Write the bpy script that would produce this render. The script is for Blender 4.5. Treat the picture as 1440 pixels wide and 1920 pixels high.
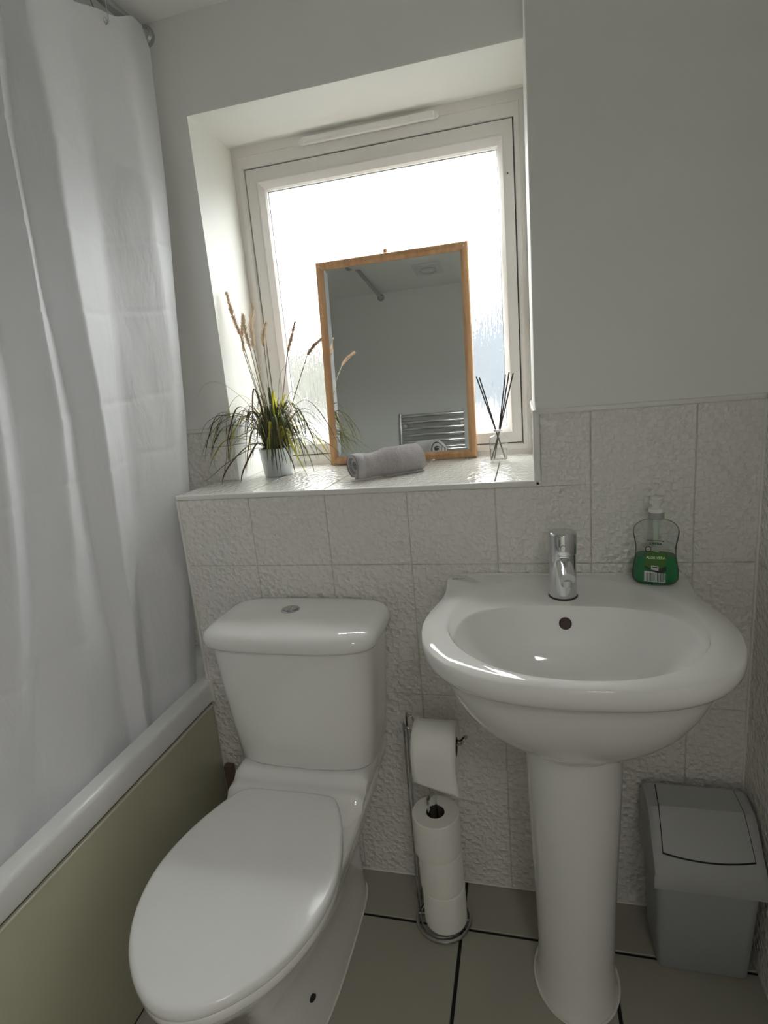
import bpy, bmesh, math, random
from mathutils import Vector, Matrix, noise

random.seed(7)
scene = bpy.context.scene
for o in list(bpy.data.objects):
    bpy.data.objects.remove(o)
COL = scene.collection

# ------------------------------------------------------------------ camera
cam_d = bpy.data.cameras.new('camera')
cam = bpy.data.objects.new('camera', cam_d)
COL.objects.link(cam)
RIGHT = Vector((0.968315, 0.234316, -0.086386))
DOWN = Vector((-0.030132, -0.233765, -0.971826))
FWD = Vector((-0.247908, 0.943637, -0.219298))
cam.matrix_world = Matrix(((RIGHT.x, -DOWN.x, -FWD.x, 0.0),
                           (RIGHT.y, -DOWN.y, -FWD.y, -1.2),
                           (RIGHT.z, -DOWN.z, -FWD.z, 1.273),
                           (0, 0, 0, 1)))
cam_d.sensor_fit = 'HORIZONTAL'
cam_d.sensor_width = 36.0
cam_d.lens = 1049.7 / 1440.0 * 36.0
cam_d.clip_start = 0.01
scene.camera = cam

# ------------------------------------------------------------------ daylight and an added fill lamp
world = bpy.data.worlds.new('overcast_sky')
scene.world = world
world.use_nodes = True
bg = world.node_tree.nodes['Background']
bg.inputs['Color'].default_value = (1.0, 0.985, 0.955, 1)
bg.inputs['Strength'].default_value = 1.0
# overcast sky after CIE: luminance rises from the horizon to the zenith as (1 + 2 sin h) / 3
wn = world.node_tree
w_tc = wn.nodes.new('ShaderNodeTexCoord')
w_sep = wn.nodes.new('ShaderNodeSeparateXYZ')
w_max = wn.nodes.new('ShaderNodeMath')
w_max.operation = 'MAXIMUM'
w_max.inputs[1].default_value = 0.0
w_mad = wn.nodes.new('ShaderNodeMath')
w_mad.operation = 'MULTIPLY_ADD'
SKY = 9.5
w_mad.inputs[1].default_value = 2.0 * SKY
w_mad.inputs[2].default_value = SKY
wn.links.new(w_tc.outputs['Generated'], w_sep.inputs[0])
wn.links.new(w_sep.outputs['Z'], w_max.inputs[0])
wn.links.new(w_max.outputs[0], w_mad.inputs[0])
wn.links.new(w_mad.outputs[0], bg.inputs['Strength'])

portal_d = bpy.data.lights.new('window_portal', 'AREA')
portal_d.shape = 'RECTANGLE'
portal_d.size = 0.66
portal_d.size_y = 0.74
portal_d.cycles.is_portal = True
portal = bpy.data.objects.new('window_portal', portal_d)
COL.objects.link(portal)
portal.location = (-0.37, 0.49, 1.48)
portal.rotation_euler = (math.radians(-90), 0, 0)

fill_d = bpy.data.lights.new('added_fill_lamp', 'AREA')  # unseen lamp added as fill where window light leaves fixtures dark
fill_d.shape = 'DISK'
fill_d.size = 0.45
fill_d.energy = 6.2
fill_d.color = (1.0, 0.97, 0.93)
fill_l = bpy.data.objects.new('added_fill_lamp', fill_d)
COL.objects.link(fill_l)
fill_l.location = (0.55, -2.0, 2.14)

scene.view_settings.view_transform = 'Standard'
scene.view_settings.look = 'None'
scene.view_settings.gamma = 1.0
scene.view_settings.use_curve_mapping = False
scene.view_settings.exposure = 0.66
try:
    scene.cycles.max_bounces = 14
    scene.cycles.diffuse_bounces = 8
    scene.cycles.glossy_bounces = 6
    scene.cycles.transmission_bounces = 10
    scene.cycles.transparent_max_bounces = 16
    scene.cycles.use_denoising = True
    scene.cycles.sample_clamp_indirect = 6.0
except Exception:
    pass


# ------------------------------------------------------------------ materials
def new_mat(name):
    m = bpy.data.materials.new(name)
    m.use_nodes = True
    nt = m.node_tree
    return m, nt, nt.nodes['Principled BSDF']


def mat(name, col, rough=0.5, metal=0.0, bump=None, var=0.0, vscale=8.0, coat=0.0, trans=0.0,
        ior=1.45, spec=0.5, sheen=0.0):
    """plain procedural material: colour with slight noise variation and an optional noise bump (scale, strength, dist)"""
    m, nt, p = new_mat(name)
    p.inputs['Roughness'].default_value = rough
    p.inputs['Metallic'].default_value = metal
    p.inputs['Coat Weight'].default_value = coat
    p.inputs['Coat Roughness'].default_value = 0.05
    p.inputs['Transmission Weight'].default_value = trans
    p.inputs['IOR'].default_value = ior
    p.inputs['Specular IOR Level'].default_value = spec
    p.inputs['Sheen Weight'].default_value = sheen
    tc = nt.nodes.new('ShaderNodeTexCoord')
    nz = nt.nodes.new('ShaderNodeTexNoise')
    nz.inputs['Scale'].default_value = vscale
    nz.inputs['Detail'].default_value = 4
    nt.links.new(tc.outputs['Object'], nz.inputs['Vector'])
    mx = nt.nodes.new('ShaderNodeMix')
    mx.data_type = 'RGBA'
    mx.inputs[6].default_value = (*[c * (1 - var) for c in col], 1)
    mx.inputs[7].default_value = (*[min(1, c * (1 + var)) for c in col], 1)
    nt.links.new(nz.outputs['Fac'], mx.inputs[0])
    nt.links.new(mx.outputs[2], p.inputs['Base Color'])
    if bump:
        n2 = nt.nodes.new('ShaderNodeTexNoise')
        n2.inputs['Scale'].default_value = bump[0]
        n2.inputs['Detail'].default_value = 5
        nt.links.new(tc.outputs['Object'], n2.inputs['Vector'])
        b = nt.nodes.new('ShaderNodeBump')
        b.inputs['Strength'].default_value = bump[1]
        b.inputs['Distance'].default_value = bump[2]
        nt.links.new(n2.outputs['Fac'], b.inputs['Height'])
        nt.links.new(b.outputs['Normal'], p.inputs['Normal'])
    return m


def tile_relief_mat(name, col, rough=0.28, scale=95.0, strength=0.6, dist=0.0012):
    """glazed ceramic with a relief of small irregular rectangular facets"""
    m, nt, p = new_mat(name)
    p.inputs['Base Color'].default_value = (*col, 1)
    p.inputs['Roughness'].default_value = rough
    geo = nt.nodes.new('ShaderNodeNewGeometry')
    v = nt.nodes.new('ShaderNodeTexVoronoi')
    v.distance = 'CHEBYCHEV'
    v.feature = 'F1'
    v.inputs['Scale'].default_value = scale
    nz = nt.nodes.new('ShaderNodeTexNoise')
    nz.inputs['Scale'].default_value = 260
    nt.links.new(geo.outputs['Position'], v.inputs['Vector'])
    nt.links.new(geo.outputs['Position'], nz.inputs['Vector'])
    sep = nt.nodes.new('ShaderNodeSeparateColor')
    nt.links.new(v.outputs['Color'], sep.inputs['Color'])
    a = nt.nodes.new('ShaderNodeMath')
    a.operation = 'MULTIPLY_ADD'
    a.inputs[1].default_value = 0.12
    nt.links.new(nz.outputs['Fac'], a.inputs[0])
    a2 = nt.nodes.new('ShaderNodeMath')
    a2.operation = 'MULTIPLY_ADD'
    a2.inputs[1].default_value = 0.35
    nt.links.new(sep.outputs[0], a2.inputs[0])
    nt.links.new(v.outputs['Distance'], a2.inputs[2])
    nt.links.new(a2.outputs[0], a.inputs[2])
    b = nt.nodes.new('ShaderNodeBump')
    b.inputs['Strength'].default_value = strength
    b.inputs['Distance'].default_value = dist
    nt.links.new(a.outputs[0], b.inputs['Height'])
    nt.links.new(b.outputs['Normal'], p.inputs['Normal'])
    return m


def wood_mat(name, c1, c2, rough=0.35):
    m, nt, p = new_mat(name)
    tc = nt.nodes.new('ShaderNodeTexCoord')
    mp = nt.nodes.new('ShaderNodeMapping')
    mp.inputs['Scale'].default_value = (60, 60, 5)
    nz = nt.nodes.new('ShaderNodeTexNoise')
    nz.inputs['Scale'].default_value = 1.0
    nz.inputs['Detail'].default_value = 6
    nt.links.new(tc.outputs['Object'], mp.inputs['Vector'])
    nt.links.new(mp.outputs['Vector'], nz.inputs['Vector'])
    r = nt.nodes.new('ShaderNodeValToRGB')
    r.color_ramp.elements[0].position = 0.35
    r.color_ramp.elements[0].color = (*c1, 1)
    r.color_ramp.elements[1].position = 0.68
    r.color_ramp.elements[1].color = (*c2, 1)
    nt.links.new(nz.outputs['Fac'], r.inputs['Fac'])
    nt.links.new(r.outputs['Color'], p.inputs['Base Color'])
    p.inputs['Roughness'].default_value = rough
    return m


def obscure_glass_mat():
    """rain-patterned obscure window glass: clear share plus streaky refraction"""
    m = bpy.data.materials.new('obscure_glass')
    m.use_nodes = True
    nt = m.node_tree
    nt.nodes.clear()
    out = nt.nodes.new('ShaderNodeOutputMaterial')
    geo = nt.nodes.new('ShaderNodeNewGeometry')
    mp = nt.nodes.new('ShaderNodeMapping')
    mp.inputs['Scale'].default_value = (290, 290, 17)
    nz = nt.nodes.new('ShaderNodeTexNoise')
    nz.inputs['Scale'].default_value = 1.0
    nz.inputs['Detail'].default_value = 3
    nt.links.new(geo.outputs['Position'], mp.inputs['Vector'])
    nt.links.new(mp.outputs['Vector'], nz.inputs['Vector'])
    b = nt.nodes.new('ShaderNodeBump')
    b.inputs['Strength'].default_value = 1.0
    b.inputs['Distance'].default_value = 0.004
    nt.links.new(nz.outputs['Fac'], b.inputs['Height'])
    rf = nt.nodes.new('ShaderNodeBsdfRefraction')
    rf.inputs['IOR'].default_value = 1.35
    rf.inputs['Roughness'].default_value = 0.12
    rf.inputs['Color'].default_value = (0.95, 0.98, 1, 1)
    nt.links.new(b.outputs['Normal'], rf.inputs['Normal'])
    tr = nt.nodes.new('ShaderNodeBsdfTransparent')
    tr.inputs['Color'].default_value = (0.96, 0.98, 0.98, 1)
    mx = nt.nodes.new('ShaderNodeMixShader')
    rmp = nt.nodes.new('ShaderNodeValToRGB')
    rmp.color_ramp.elements[0].position = 0.42
    rmp.color_ramp.elements[0].color = (0.25, 0.25, 0.25, 1)
    rmp.color_ramp.elements[1].position = 0.58
    rmp.color_ramp.elements[1].color = (0.85, 0.85, 0.85, 1)
    nt.links.new(nz.outputs['Fac'], rmp.inputs['Fac'])
    nt.links.new(rmp.outputs['Color'], mx.inputs[0])
    nt.links.new(tr.outputs[0], mx.inputs[1])
    nt.links.new(rf.outputs[0], mx.inputs[2])
    nt.links.new(mx.outputs[0], out.inputs['Surface'])
    return m


def clear_mat(name, col, frac=0.75, rough=0.08):
    """thin clear plastic or glass: transparent share with glossy skin"""
    m, nt, p = new_mat(name)
    out = nt.nodes['Material Output']
    p.inputs['Base Color'].default_value = (*col, 1)
    p.inputs['Roughness'].default_value = rough
    tr = nt.nodes.new('ShaderNodeBsdfTransparent')
    tr.inputs['Color'].default_value = (*[0.5 + 0.5 * c for c in col], 1)
    gl = nt.nodes.new('ShaderNodeBsdfGlossy')
    gl.inputs['Roughness'].default_value = rough
    lw = nt.nodes.new('ShaderNodeLayerWeight')
    lw.inputs['Blend'].default_value = 0.07
    m1 = nt.nodes.new('ShaderNodeMixShader')
    m1.inputs[0].default_value = 1 - frac
    nt.links.new(tr.outputs[0], m1.inputs[1])
    nt.links.new(p.outputs[0], m1.inputs[2])
    m2 = nt.nodes.new('ShaderNodeMixShader')
    nt.links.new(lw.outputs['Fresnel'], m2.inputs[0])
    nt.links.new(m1.outputs[0], m2.inputs[1])
    nt.links.new(gl.outputs[0], m2.inputs[2])
    nt.links.new(m2.outputs[0], out.inputs['Surface'])
    return m


def cloth_translucent_mat(name, col, frac=0.3, wrinkle=0.35):
    m, nt, p = new_mat(name)
    out = nt.nodes['Material Output']
    p.inputs['Base Color'].default_value = (*col, 1)
    p.inputs['Roughness'].default_value = 0.55
    p.inputs['Sheen Weight'].default_value = 0.15
    tl = nt.nodes.new('ShaderNodeBsdfTranslucent')
    tl.inputs['Color'].default_value = (*col, 1)
    geo = nt.nodes.new('ShaderNodeNewGeometry')
    mp = nt.nodes.new('ShaderNodeMapping')
    mp.inputs['Scale'].default_value = (14, 14, 5)
    nz = nt.nodes.new('ShaderNodeTexNoise')
    nz.inputs['Scale'].default_value = 1.0
    nz.inputs['Detail'].default_value = 4
    nz.inputs['Distortion'].default_value = 0.8
    nt.links.new(geo.outputs['Position'], mp.inputs['Vector'])
    nt.links.new(mp.outputs['Vector'], nz.inputs['Vector'])
    b = nt.nodes.new('ShaderNodeBump')
    b.inputs['Strength'].default_value = wrinkle
    b.inputs['Distance'].default_value = 0.012
    nt.links.new(nz.outputs['Fac'], b.inputs['Height'])
    nt.links.new(b.outputs['Normal'], p.inputs['Normal'])
    mx = nt.nodes.new('ShaderNodeMixShader')
    mx.inputs[0].default_value = frac
    nt.links.new(p.outputs[0], mx.inputs[1])
    nt.links.new(tl.outputs[0], mx.inputs[2])
    nt.links.new(mx.outputs[0], out.inputs['Surface'])
    return m


M = dict(
    paint=mat('wall_paint', (0.84, 0.84, 0.82), 0.6, bump=(180, 0.12, 0.001), var=0.01),
    ceiling=mat('ceiling_paint', (0.88, 0.88, 0.86), 0.7, bump=(120, 0.1, 0.001), var=0.01),
    reveal=mat('reveal_paint', (0.86, 0.86, 0.82), 0.6, bump=(180, 0.1, 0.001), var=0.01),
    grout=mat('wall_grout', (0.66, 0.65, 0.60), 0.8, bump=(300, 0.2, 0.001), var=0.05),
    walltile=tile_relief_mat('wall_tile_glaze', (0.86, 0.845, 0.80), rough=0.22, dist=0.0065, strength=1.0, scale=80),
    silltile=tile_relief_mat('sill_tile_glaze', (0.82, 0.81, 0.77), rough=0.10, strength=1.0, dist=0.0025, scale=85),
    trim=mat('tile_trim', (0.82, 0.81, 0.77), 0.25, var=0.02),
    caulk=mat('white_sealant', (0.80, 0.79, 0.73), 0.4, bump=(60, 0.3, 0.002), var=0.05),
    floortile=mat('floor_tile', (0.37, 0.355, 0.30), 0.38, bump=(90, 0.08, 0.001), var=0.06, vscale=5),
    floorgrout=mat('floor_grout', (0.012, 0.012, 0.012), 0.85, var=0.2),
    upvc=mat('window_plastic', (0.80, 0.77, 0.745), 0.28, var=0.01),
    gasket=mat('rubber_gasket', (0.05, 0.05, 0.05), 0.6, var=0.1),
    vent=mat('vent_plastic', (0.86, 0.85, 0.83), 0.3, var=0.01),
    glass=obscure_glass_mat(),
    porcelain=mat('white_porcelain', (0.86, 0.855, 0.835), 0.07, coat=0.4, var=0.005),
    seatplastic=mat('seat_plastic', (0.87, 0.87, 0.86), 0.16, var=0.005),
    acrylic=mat('bath_acrylic', (0.80, 0.81, 0.80), 0.12, var=0.01),
    panel=mat('bath_panel', (0.50, 0.49, 0.365), 0.22, var=0.03, vscale=3),
    paneledge=mat('panel_edge', (0.70, 0.68, 0.56), 0.3, var=0.03),
    gapshade=mat('gap_shade_brown', (0.16, 0.10, 0.04), 0.7, var=0.4, vscale=30),
    chrome=mat('chrome', (0.72, 0.73, 0.74), 0.06, metal=1.0, var=0.02),
    chromedull=mat('brushed_chrome', (0.55, 0.56, 0.57), 0.22, metal=1.0, var=0.05),
    wire=mat('chrome_wire_reflect_dark', (0.50, 0.50, 0.49), 0.12, metal=1.0, var=0.05),  # chrome with its colour darkened for the dark floor it reflects
    dark=mat('dark_hole', (0.02, 0.016, 0.013), 0.7, var=0.2),
    overflow=mat('overflow_brown', (0.07, 0.045, 0.035), 0.6, var=0.3),
    paper=mat('toilet_paper', (0.90, 0.89, 0.84), 0.9, bump=(260, 0.25, 0.001), var=0.02, sheen=0.2),
    core=mat('cardboard_core', (0.10, 0.08, 0.06), 0.9, var=0.1),
    binbody=mat('bin_plastic_grey', (0.40, 0.42, 0.43), 0.45, var=0.02),
    binlid=mat('bin_lid_grey', (0.45, 0.46, 0.46), 0.42, var=0.02),
    curtain=cloth_translucent_mat('curtain_fabric', (0.88, 0.885, 0.92), 0.22),
    wood=wood_mat('pine_frame', (0.36, 0.19, 0.085), (0.50, 0.30, 0.15)),
    mirror=mat('mirror_glass', (0.86, 0.89, 0.87), 0.0, metal=1.0, var=0.0),
    backing=mat('mirror_backing', (0.25, 0.17, 0.1), 0.8, var=0.1),
    towel=mat('grey_towelling', (0.42, 0.395, 0.405), 0.95, bump=(420, 1.0, 0.004), var=0.12, vscale=90, sheen=0.5),
    towelband=mat('towel_woven_band', (0.40, 0.38, 0.39), 0.9, bump=(700, 0.4, 0.001), var=0.05, sheen=0.3),
    pot=mat('galvanised_pot', (0.62, 0.66, 0.68), 0.4, metal=0.55, var=0.06, vscale=20),
    soil=mat('dark_moss', (0.02, 0.022, 0.012), 0.95, bump=(120, 1, 0.01), var=0.4, vscale=60),
    leaf=[mat('leaf_dark_green', (0.045, 0.06, 0.018), 0.45, var=0.25, vscale=14),
          mat('leaf_green', (0.11, 0.13, 0.03), 0.45, var=0.3, vscale=14),
          cloth_translucent_mat('leaf_yellow_green', (0.40, 0.37, 0.04), 0.45, 0.1),
          mat('leaf_brown', (0.10, 0.055, 0.022), 0.5, var=0.3, vscale=14)],
    plume=cloth_translucent_mat('grass_plume', (0.72, 0.58, 0.45), 0.5, 0.0),
    plumepale=cloth_translucent_mat('grass_plume_pale', (0.84, 0.76, 0.65), 0.45, 0.0),
    stalk=mat('plume_stalk', (0.22, 0.19, 0.10), 0.7, var=0.2, vscale=20),
    bottleglass=clear_mat('diffuser_glass', (0.95, 0.96, 0.95), 0.88, 0.03),
    oil=clear_mat('diffuser_oil', (0.93, 0.93, 0.90), 0.85, 0.03),
    reed=mat('dark_reed', (0.035, 0.022, 0.02), 0.7, var=0.3, vscale=60),
    clearplastic=clear_mat('clear_plastic', (0.88, 0.90, 0.89), 0.955, 0.08),
    soap=mat('green_soap', (0.0, 0.20, 0.05), 0.2, var=0.05, trans=0.15, ior=1.35),
    pumpwhite=mat('pump_white', (0.80, 0.80, 0.77), 0.35, var=0.01),
    pumptube=mat('pump_tube', (0.55, 0.68, 0.55), 0.4, var=0.02),
    collar=mat('bottle_collar', (0.34, 0.36, 0.34), 0.25, var=0.03),
    labelgreen=mat('label_green', (0.035, 0.12, 0.005), 0.4, var=0.15, vscale=90),
    labelback=mat('label_teal', (0.10, 0.24, 0.18), 0.4, var=0.05),
    labelblack=mat('label_black', (0.006, 0.008, 0.006), 0.4, var=0.1),
    labelwhite=mat('label_white', (0.62, 0.66, 0.64), 0.5, var=0.02),
    print_lime=mat('label_lettering', (0.72, 0.90, 0.55), 0.5, var=0.02),
    print_dark=mat('label_print_dark', (0.02, 0.045, 0.04), 0.5, var=0.02),
    logo=mat('logo_print', (0.16, 0.17, 0.18), 0.4, var=0.05),
    carpet=mat('added_landing_carpet', (0.50, 0.46, 0.40), 0.95, bump=(300, 0.8, 0.004), var=0.1, vscale=50),
    ground=mat('outside_ground', (0.026, 0.026, 0.024), 0.9, var=0.4, vscale=0.4),
    hill=mat('outside_slate', (0.036, 0.041, 0.047), 0.9, var=0.5, vscale=0.25),
    hillg=mat('outside_foliage', (0.041, 0.040, 0.031), 0.9, var=0.6, vscale=0.35),
    brown=mat('brown_pipe_cover', (0.13, 0.09, 0.06), 0.5, var=0.15),
    ventplate=mat('fan_plate', (0.78, 0.78, 0.77), 0.45, var=0.01),
    ventring=mat('fan_ring', (0.66, 0.65, 0.62), 0.45, var=0.01),
)


# ------------------------------------------------------------------ mesh helpers
def obj(name, bm, material, parent=None, local=False, smooth=True, angle=35):
    me = bpy.data.meshes.new(name)
    bmesh.ops.recalc_face_normals(bm, faces=bm.faces)
    if parent is not None and not local:
        off = parent.matrix_world.translation if parent.parent is None else parent['_base']
        bmesh.ops.translate(bm, verts=bm.verts, vec=-Vector(off))
    bm.to_mesh(me)
    bm.free()
    if isinstance(material, (list, tuple)):
        for mm in material:
            me.materials.append(mm)
    else:
        me.materials.append(material)
    if smooth:
        me.polygons.foreach_set('use_smooth', [True] * len(me.polygons))
        me.set_sharp_from_angle(angle=math.radians(angle))
    o = bpy.data.objects.new(name, me)
    COL.objects.link(o)
    if parent is not None:
        o.parent = parent
    return o


def sub(name, bm, material, part, base, **k):
    """sub-part below a part whose mesh is already shifted by base (world location of the thing)"""
    bmesh.ops.translate(bm, verts=bm.verts, vec=-Vector(base))
    return obj(name, bm, material, part, local=True, **k)


def thing(name, label, cat, loc=(0, 0, 0), group=None):
    o = bpy.data.objects.new(name, None)
    COL.objects.link(o)
    o.empty_display_size = 0.05
    o.location = loc
    o.matrix_world = Matrix.Translation(loc)
    o['label'] = label
    o['category'] = cat
    if group:
        o['group'] = group
    return o


def tag(o, label, cat, group=None):
    o['label'] = label
    o['category'] = cat
    if group:
        o['group'] = group
    return o


def struct(name, bm, material, label, **k):
    o = obj(name, bm, material, **k)
    o['kind'] = 'structure'
    o['label'] = label
    return o


def box(bm, x0, x1, y0, y1, z0, z1, bev=0.0, seg=2):
    vs = [bm.verts.new((x, y, z)) for x in (x0, x1) for y in (y0, y1) for z in (z0, z1)]
    q = [(0, 1, 3, 2), (4, 6, 7, 5), (0, 4, 5, 1), (2, 3, 7, 6), (0, 2, 6, 4), (1, 5, 7, 3)]
    fs = [bm.faces.new([vs[i] for i in f]) for f in q]
    if bev > 0:
        es = list({e for f in fs for e in f.edges})
        bmesh.ops.bevel(bm, geom=es, offset=bev, segments=seg, profile=0.5, affect='EDGES')
    return bm


def BX(x0, x1, y0, y1, z0, z1, bev=0.0, seg=2):
    return box(bmesh.new(), x0, x1, y0, y1, z0, z1, bev, seg)


def loft(bm, rings, cap0=True, cap1=True, closed=True):
    R = [[bm.verts.new(p) for p in r] for r in rings]
    n = len(R[0])
    for a, b in zip(R[:-1], R[1:]):
        for i in range(n if closed else n - 1):
            j = (i + 1) % n
            bm.faces.new((a[i], a[j], b[j], b[i]))
    if cap0 and closed:
        bm.faces.new(R[0][::-1])
    if cap1 and closed:
        bm.faces.new(R[-1])
    return R


def fan_cap(bm, ring, p):
    c = bm.verts.new(p)
    for i in range(len(ring)):
        bm.faces.new((ring[i], ring[(i + 1) % len(ring)], c))


def lathe(bm, prof, cx, cy, seg=32, cap0=True, cap1=True, sx=1.0, sy=1.0):
    rings = []
    for r, z in prof:
        rings.append([(cx + sx * r * math.cos(2 * math.pi * i / seg), cy + sy * r * math.sin(2 * math.pi * i / seg), z)
                      for i in range(seg)])
    return loft(bm, rings, cap0, cap1)


def LT(prof, cx, cy, seg=32, **k):
    bm = bmesh.new()
    lathe(bm, prof, cx, cy, seg, **k)
    return bm


def tube(bm, pts, r, seg=8, closed=False, caps=True):
    pts = [Vector(p) for p in pts]
    n = len(pts)
    rings = []
    up = None
    for i in range(n):
        if closed:
            t = pts[(i + 1) % n] - pts[i - 1]
        else:
            t = pts[min(i + 1, n - 1)] - pts[max(i - 1, 0)]
        t.normalize()
        if up is None:
            up = Vector((0, 0, 1)) if abs(t.z) < 0.9 else Vector((1, 0, 0))
        a = t.cross(up).normalized()
        up = a.cross(t).normalized()
        rr = r[i] if isinstance(r, (list, tuple)) else r
        rings.append([pts[i] + rr * (math.cos(2 * math.pi * k / seg) * a + math.sin(2 * math.pi * k / seg) * up)
                      for k in range(seg)])
    if closed:
        rings.append(rings[0])
        R = [[bm.verts.new(p) for p in q] for q in rings[:-1]]
        R.append(R[0])
        for a, b in zip(R[:-1], R[1:]):
            for i in range(seg):
                j = (i + 1) % seg
                bm.faces.new((a[i], a[j], b[j], b[i]))
    else:
        loft(bm, rings, caps, caps)
    return bm


def TB(pts, r, seg=8, closed=False):
    return tube(bmesh.new(), pts, r, seg, closed)


def catmull(pts, n=6, closed=False):
    P = [Vector(p) for p in pts]
    out = []
    L = len(P)
    rng = range(L) if closed else range(L - 1)
    for i in rng:
        p0 = P[(i - 1) % L] if closed or i > 0 else P[0]
        p1, p2 = P[i], P[(i + 1) % L]
        p3 = P[(i + 2) % L] if closed or i + 2 < L else P[-1]
        for k in range(n):
            t = k / n
            out.append(0.5 * ((2 * p1) + (-p0 + p2) * t + (2 * p0 - 5 * p1 + 4 * p2 - p3) * t * t
                              + (-p0 + 3 * p1 - 3 * p2 + p3) * t ** 3))
    if not closed:
        out.append(P[-1])
    return out


def lerp(a, b, t):
    return a + (b - a) * t


def interp(x, xs, ys):
    if x <= xs[0]:
        return ys[0]
    for i in range(len(xs) - 1):
        if x <= xs[i + 1]:
            return lerp(ys[i], ys[i + 1], (x - xs[i]) / (xs[i + 1] - xs[i]))
    return ys[-1]


def sstep(a, b, x):
    t = max(0.0, min(1.0, (x - a) / (b - a)))
    return t * t * (3 - 2 * t)


# ------------------------------------------------------------------ room dimensions
XL, XR = -1.555, 0.4435          # room left and right faces
YB, YR = 0.205, -1.50            # window wall and rear wall faces
ZC = 2.165                       # ceiling
XE = -0.8443                     # left end of the half-height boxing
XP = 0.0235                      # left face of the full-height boxing (pilaster)
ZL = 1.0515                      # sill level
ZT = 1.190                       # top of wall tiling
WX0, WZ1 = -0.779, 1.957         # window opening left and top
YW = 0.420                       # front plane of the window frame
TP = 0.1945                      # wall tile pitch
TX = [-0.8443 + TP * k for k in range(7)] + [XR]
TZ = [0.0, 0.206, 0.537, 0.868, ZT]

# outside
bm = bmesh.new()
box(bm, -60, 60, 2.0, 120, -3.1, -3.0)
struct('ground', bm, M['ground'], 'ground outside the window')
for nm, xa, xb, mm, lab_ in (('hills', -150, -17, M['hillg'], 'dim foliage skyline outside the left of the window'), ('hills', -17, 150, M['hill'], 'dim grey skyline outside the right of the window')):
    bm = bmesh.new()
    n_ = int((xb - xa) / 1.5)
    pts = []
    for i in range(n_ + 1):
        x = lerp(xa, xb, i / n_)
        h = interp(x, [-150, -31, -20, -4, 150], [9.0, 9.7, 11.0, 14.5, 11.0])
        pts.append((x, 80, h + 1.6 * noise.noise(Vector((x * 0.12, 0, 3))) + 0.9 * noise.noise(Vector((x * 0.5, 1, 3)))))
    a = [bm.verts.new((p[0], 80, -3)) for p in pts]
    b = [bm.verts.new(p) for p in pts]
    c = [bm.verts.new((p[0], 110, p[2] * 0.6)) for p in pts]
    for i in range(n_):
        bm.faces.new((a[i], a[i + 1], b[i + 1], b[i]))
        bm.faces.new((b[i], b[i + 1], c[i + 1], c[i]))
    struct(nm, bm, mm, lab_)

# floor
floor = struct('floor', BX(XL - 0.1, XR + 0.1, YR - 0.1, 0.55, -0.10, -0.004), M['floorgrout'],
               'floor of large beige tiles with black grout')
FP = 0.3315
fx = [-0.181 + FP * k for k in range(-4, 3)]
fy = [-0.129 - FP * k for k in range(0, 5)]
ys = [0.0] + fy
for i in range(len(fx) - 1):
    for j in range(len(ys) - 1):
        x0, x1 = fx[i] + 0.0038, min(fx[i + 1] - 0.0038, XR)
        y1, y0 = ys[j] - (0.0038 if j else 0.0), max(ys[j + 1] + 0.0038, YR)
        x0 = max(x0, XE)
        if x1 - x0 < 0.01 or y1 - y0 < 0.01:
            continue
        obj('tile', BX(x0, x1, y0, y1, -0.006, 0.0, 0.0012, 1), M['floortile'], floor, local=True)

# ceiling
struct('ceiling', BX(XL - 0.1, XR + 0.1, YR - 0.1, 0.55, ZC, ZC + 0.12), M['ceiling'], 'plain white ceiling')
# walls
struct('wall_left', BX(XL - 0.1, XL, YR - 0.1, 0.55, 0, ZC), M['paint'], 'painted wall along the bath')
wr = struct('wall_right', BX(XR, XR + 0.1, YR - 0.1, 0.55, 0, ZC), M['paint'], 'painted and half tiled wall on the right')
DX0, DX1, DZ1 = -0.19, 0.43, 2.02     # unseen open doorway, added to let fill light in
bm = bmesh.new()
box(bm, XL, DX0, YR - 0.1, YR, 0, ZC)
box(bm, DX1, XR, YR - 0.1, YR, 0, ZC)
box(bm, DX0, DX1, YR - 0.1, YR, DZ1, ZC)
struct('wall_rear', bm, M['paint'], 'plain painted wall behind the camera with an open doorway added for fill light')
HY0 = -3.0  # unseen landing, put in to pass the fill lamp's light through the doorway
bm = bmesh.new()
box(bm, XL - 0.1, 0.9, HY0 - 0.1, HY0, 0, ZC)
box(bm, XL - 0.1, XL, HY0, YR - 0.1, 0, ZC)
box(bm, 0.8, 0.9, HY0, YR - 0.1, 0, ZC)
box(bm, XR + 0.1, 0.9, YR - 0.1, YR - 0.0, 0, ZC)
struct('wall_added_landing', bm, M['paint'], 'plain painted walls of an unseen landing added for fill light')
struct('floor_added_landing', BX(XL - 0.1, 0.9, HY0 - 0.1, YR - 0.1, -0.10, 0.0), M['carpet'], 'beige carpet of the unseen landing added for fill light')
struct('ceiling_added_landing', BX(XL - 0.1, 0.9, HY0 - 0.1, YR - 0.1, ZC, ZC + 0.12), M['ceiling'], 'white ceiling of the unseen landing added for fill light')
bm = bmesh.new()
box(bm, XL, WX0, YB, 0.55, 0, ZC)
box(bm, XP, XR, YB, 0.55, 0, ZC)
box(bm, WX0, XP, YB, 0.55, WZ1, ZC)
box(bm, WX0, XP, YB, 0.55, 0, ZL - 0.008)
wb = struct('wall_back', bm, M['paint'], 'painted wall around the window')
# plastered reveals inside the window opening (left cheek and head)
bm = bmesh.new()
box(bm, WX0, WX0 + 0.002, YB + 0.0005, YW + 0.004, ZL, WZ1)
box(bm, WX0, XP, YB + 0.0005, YW + 0.004, WZ1 - 0.002, WZ1)
rv = obj('reveal_plaster', bm, M['reveal'], wb, local=True)
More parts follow.
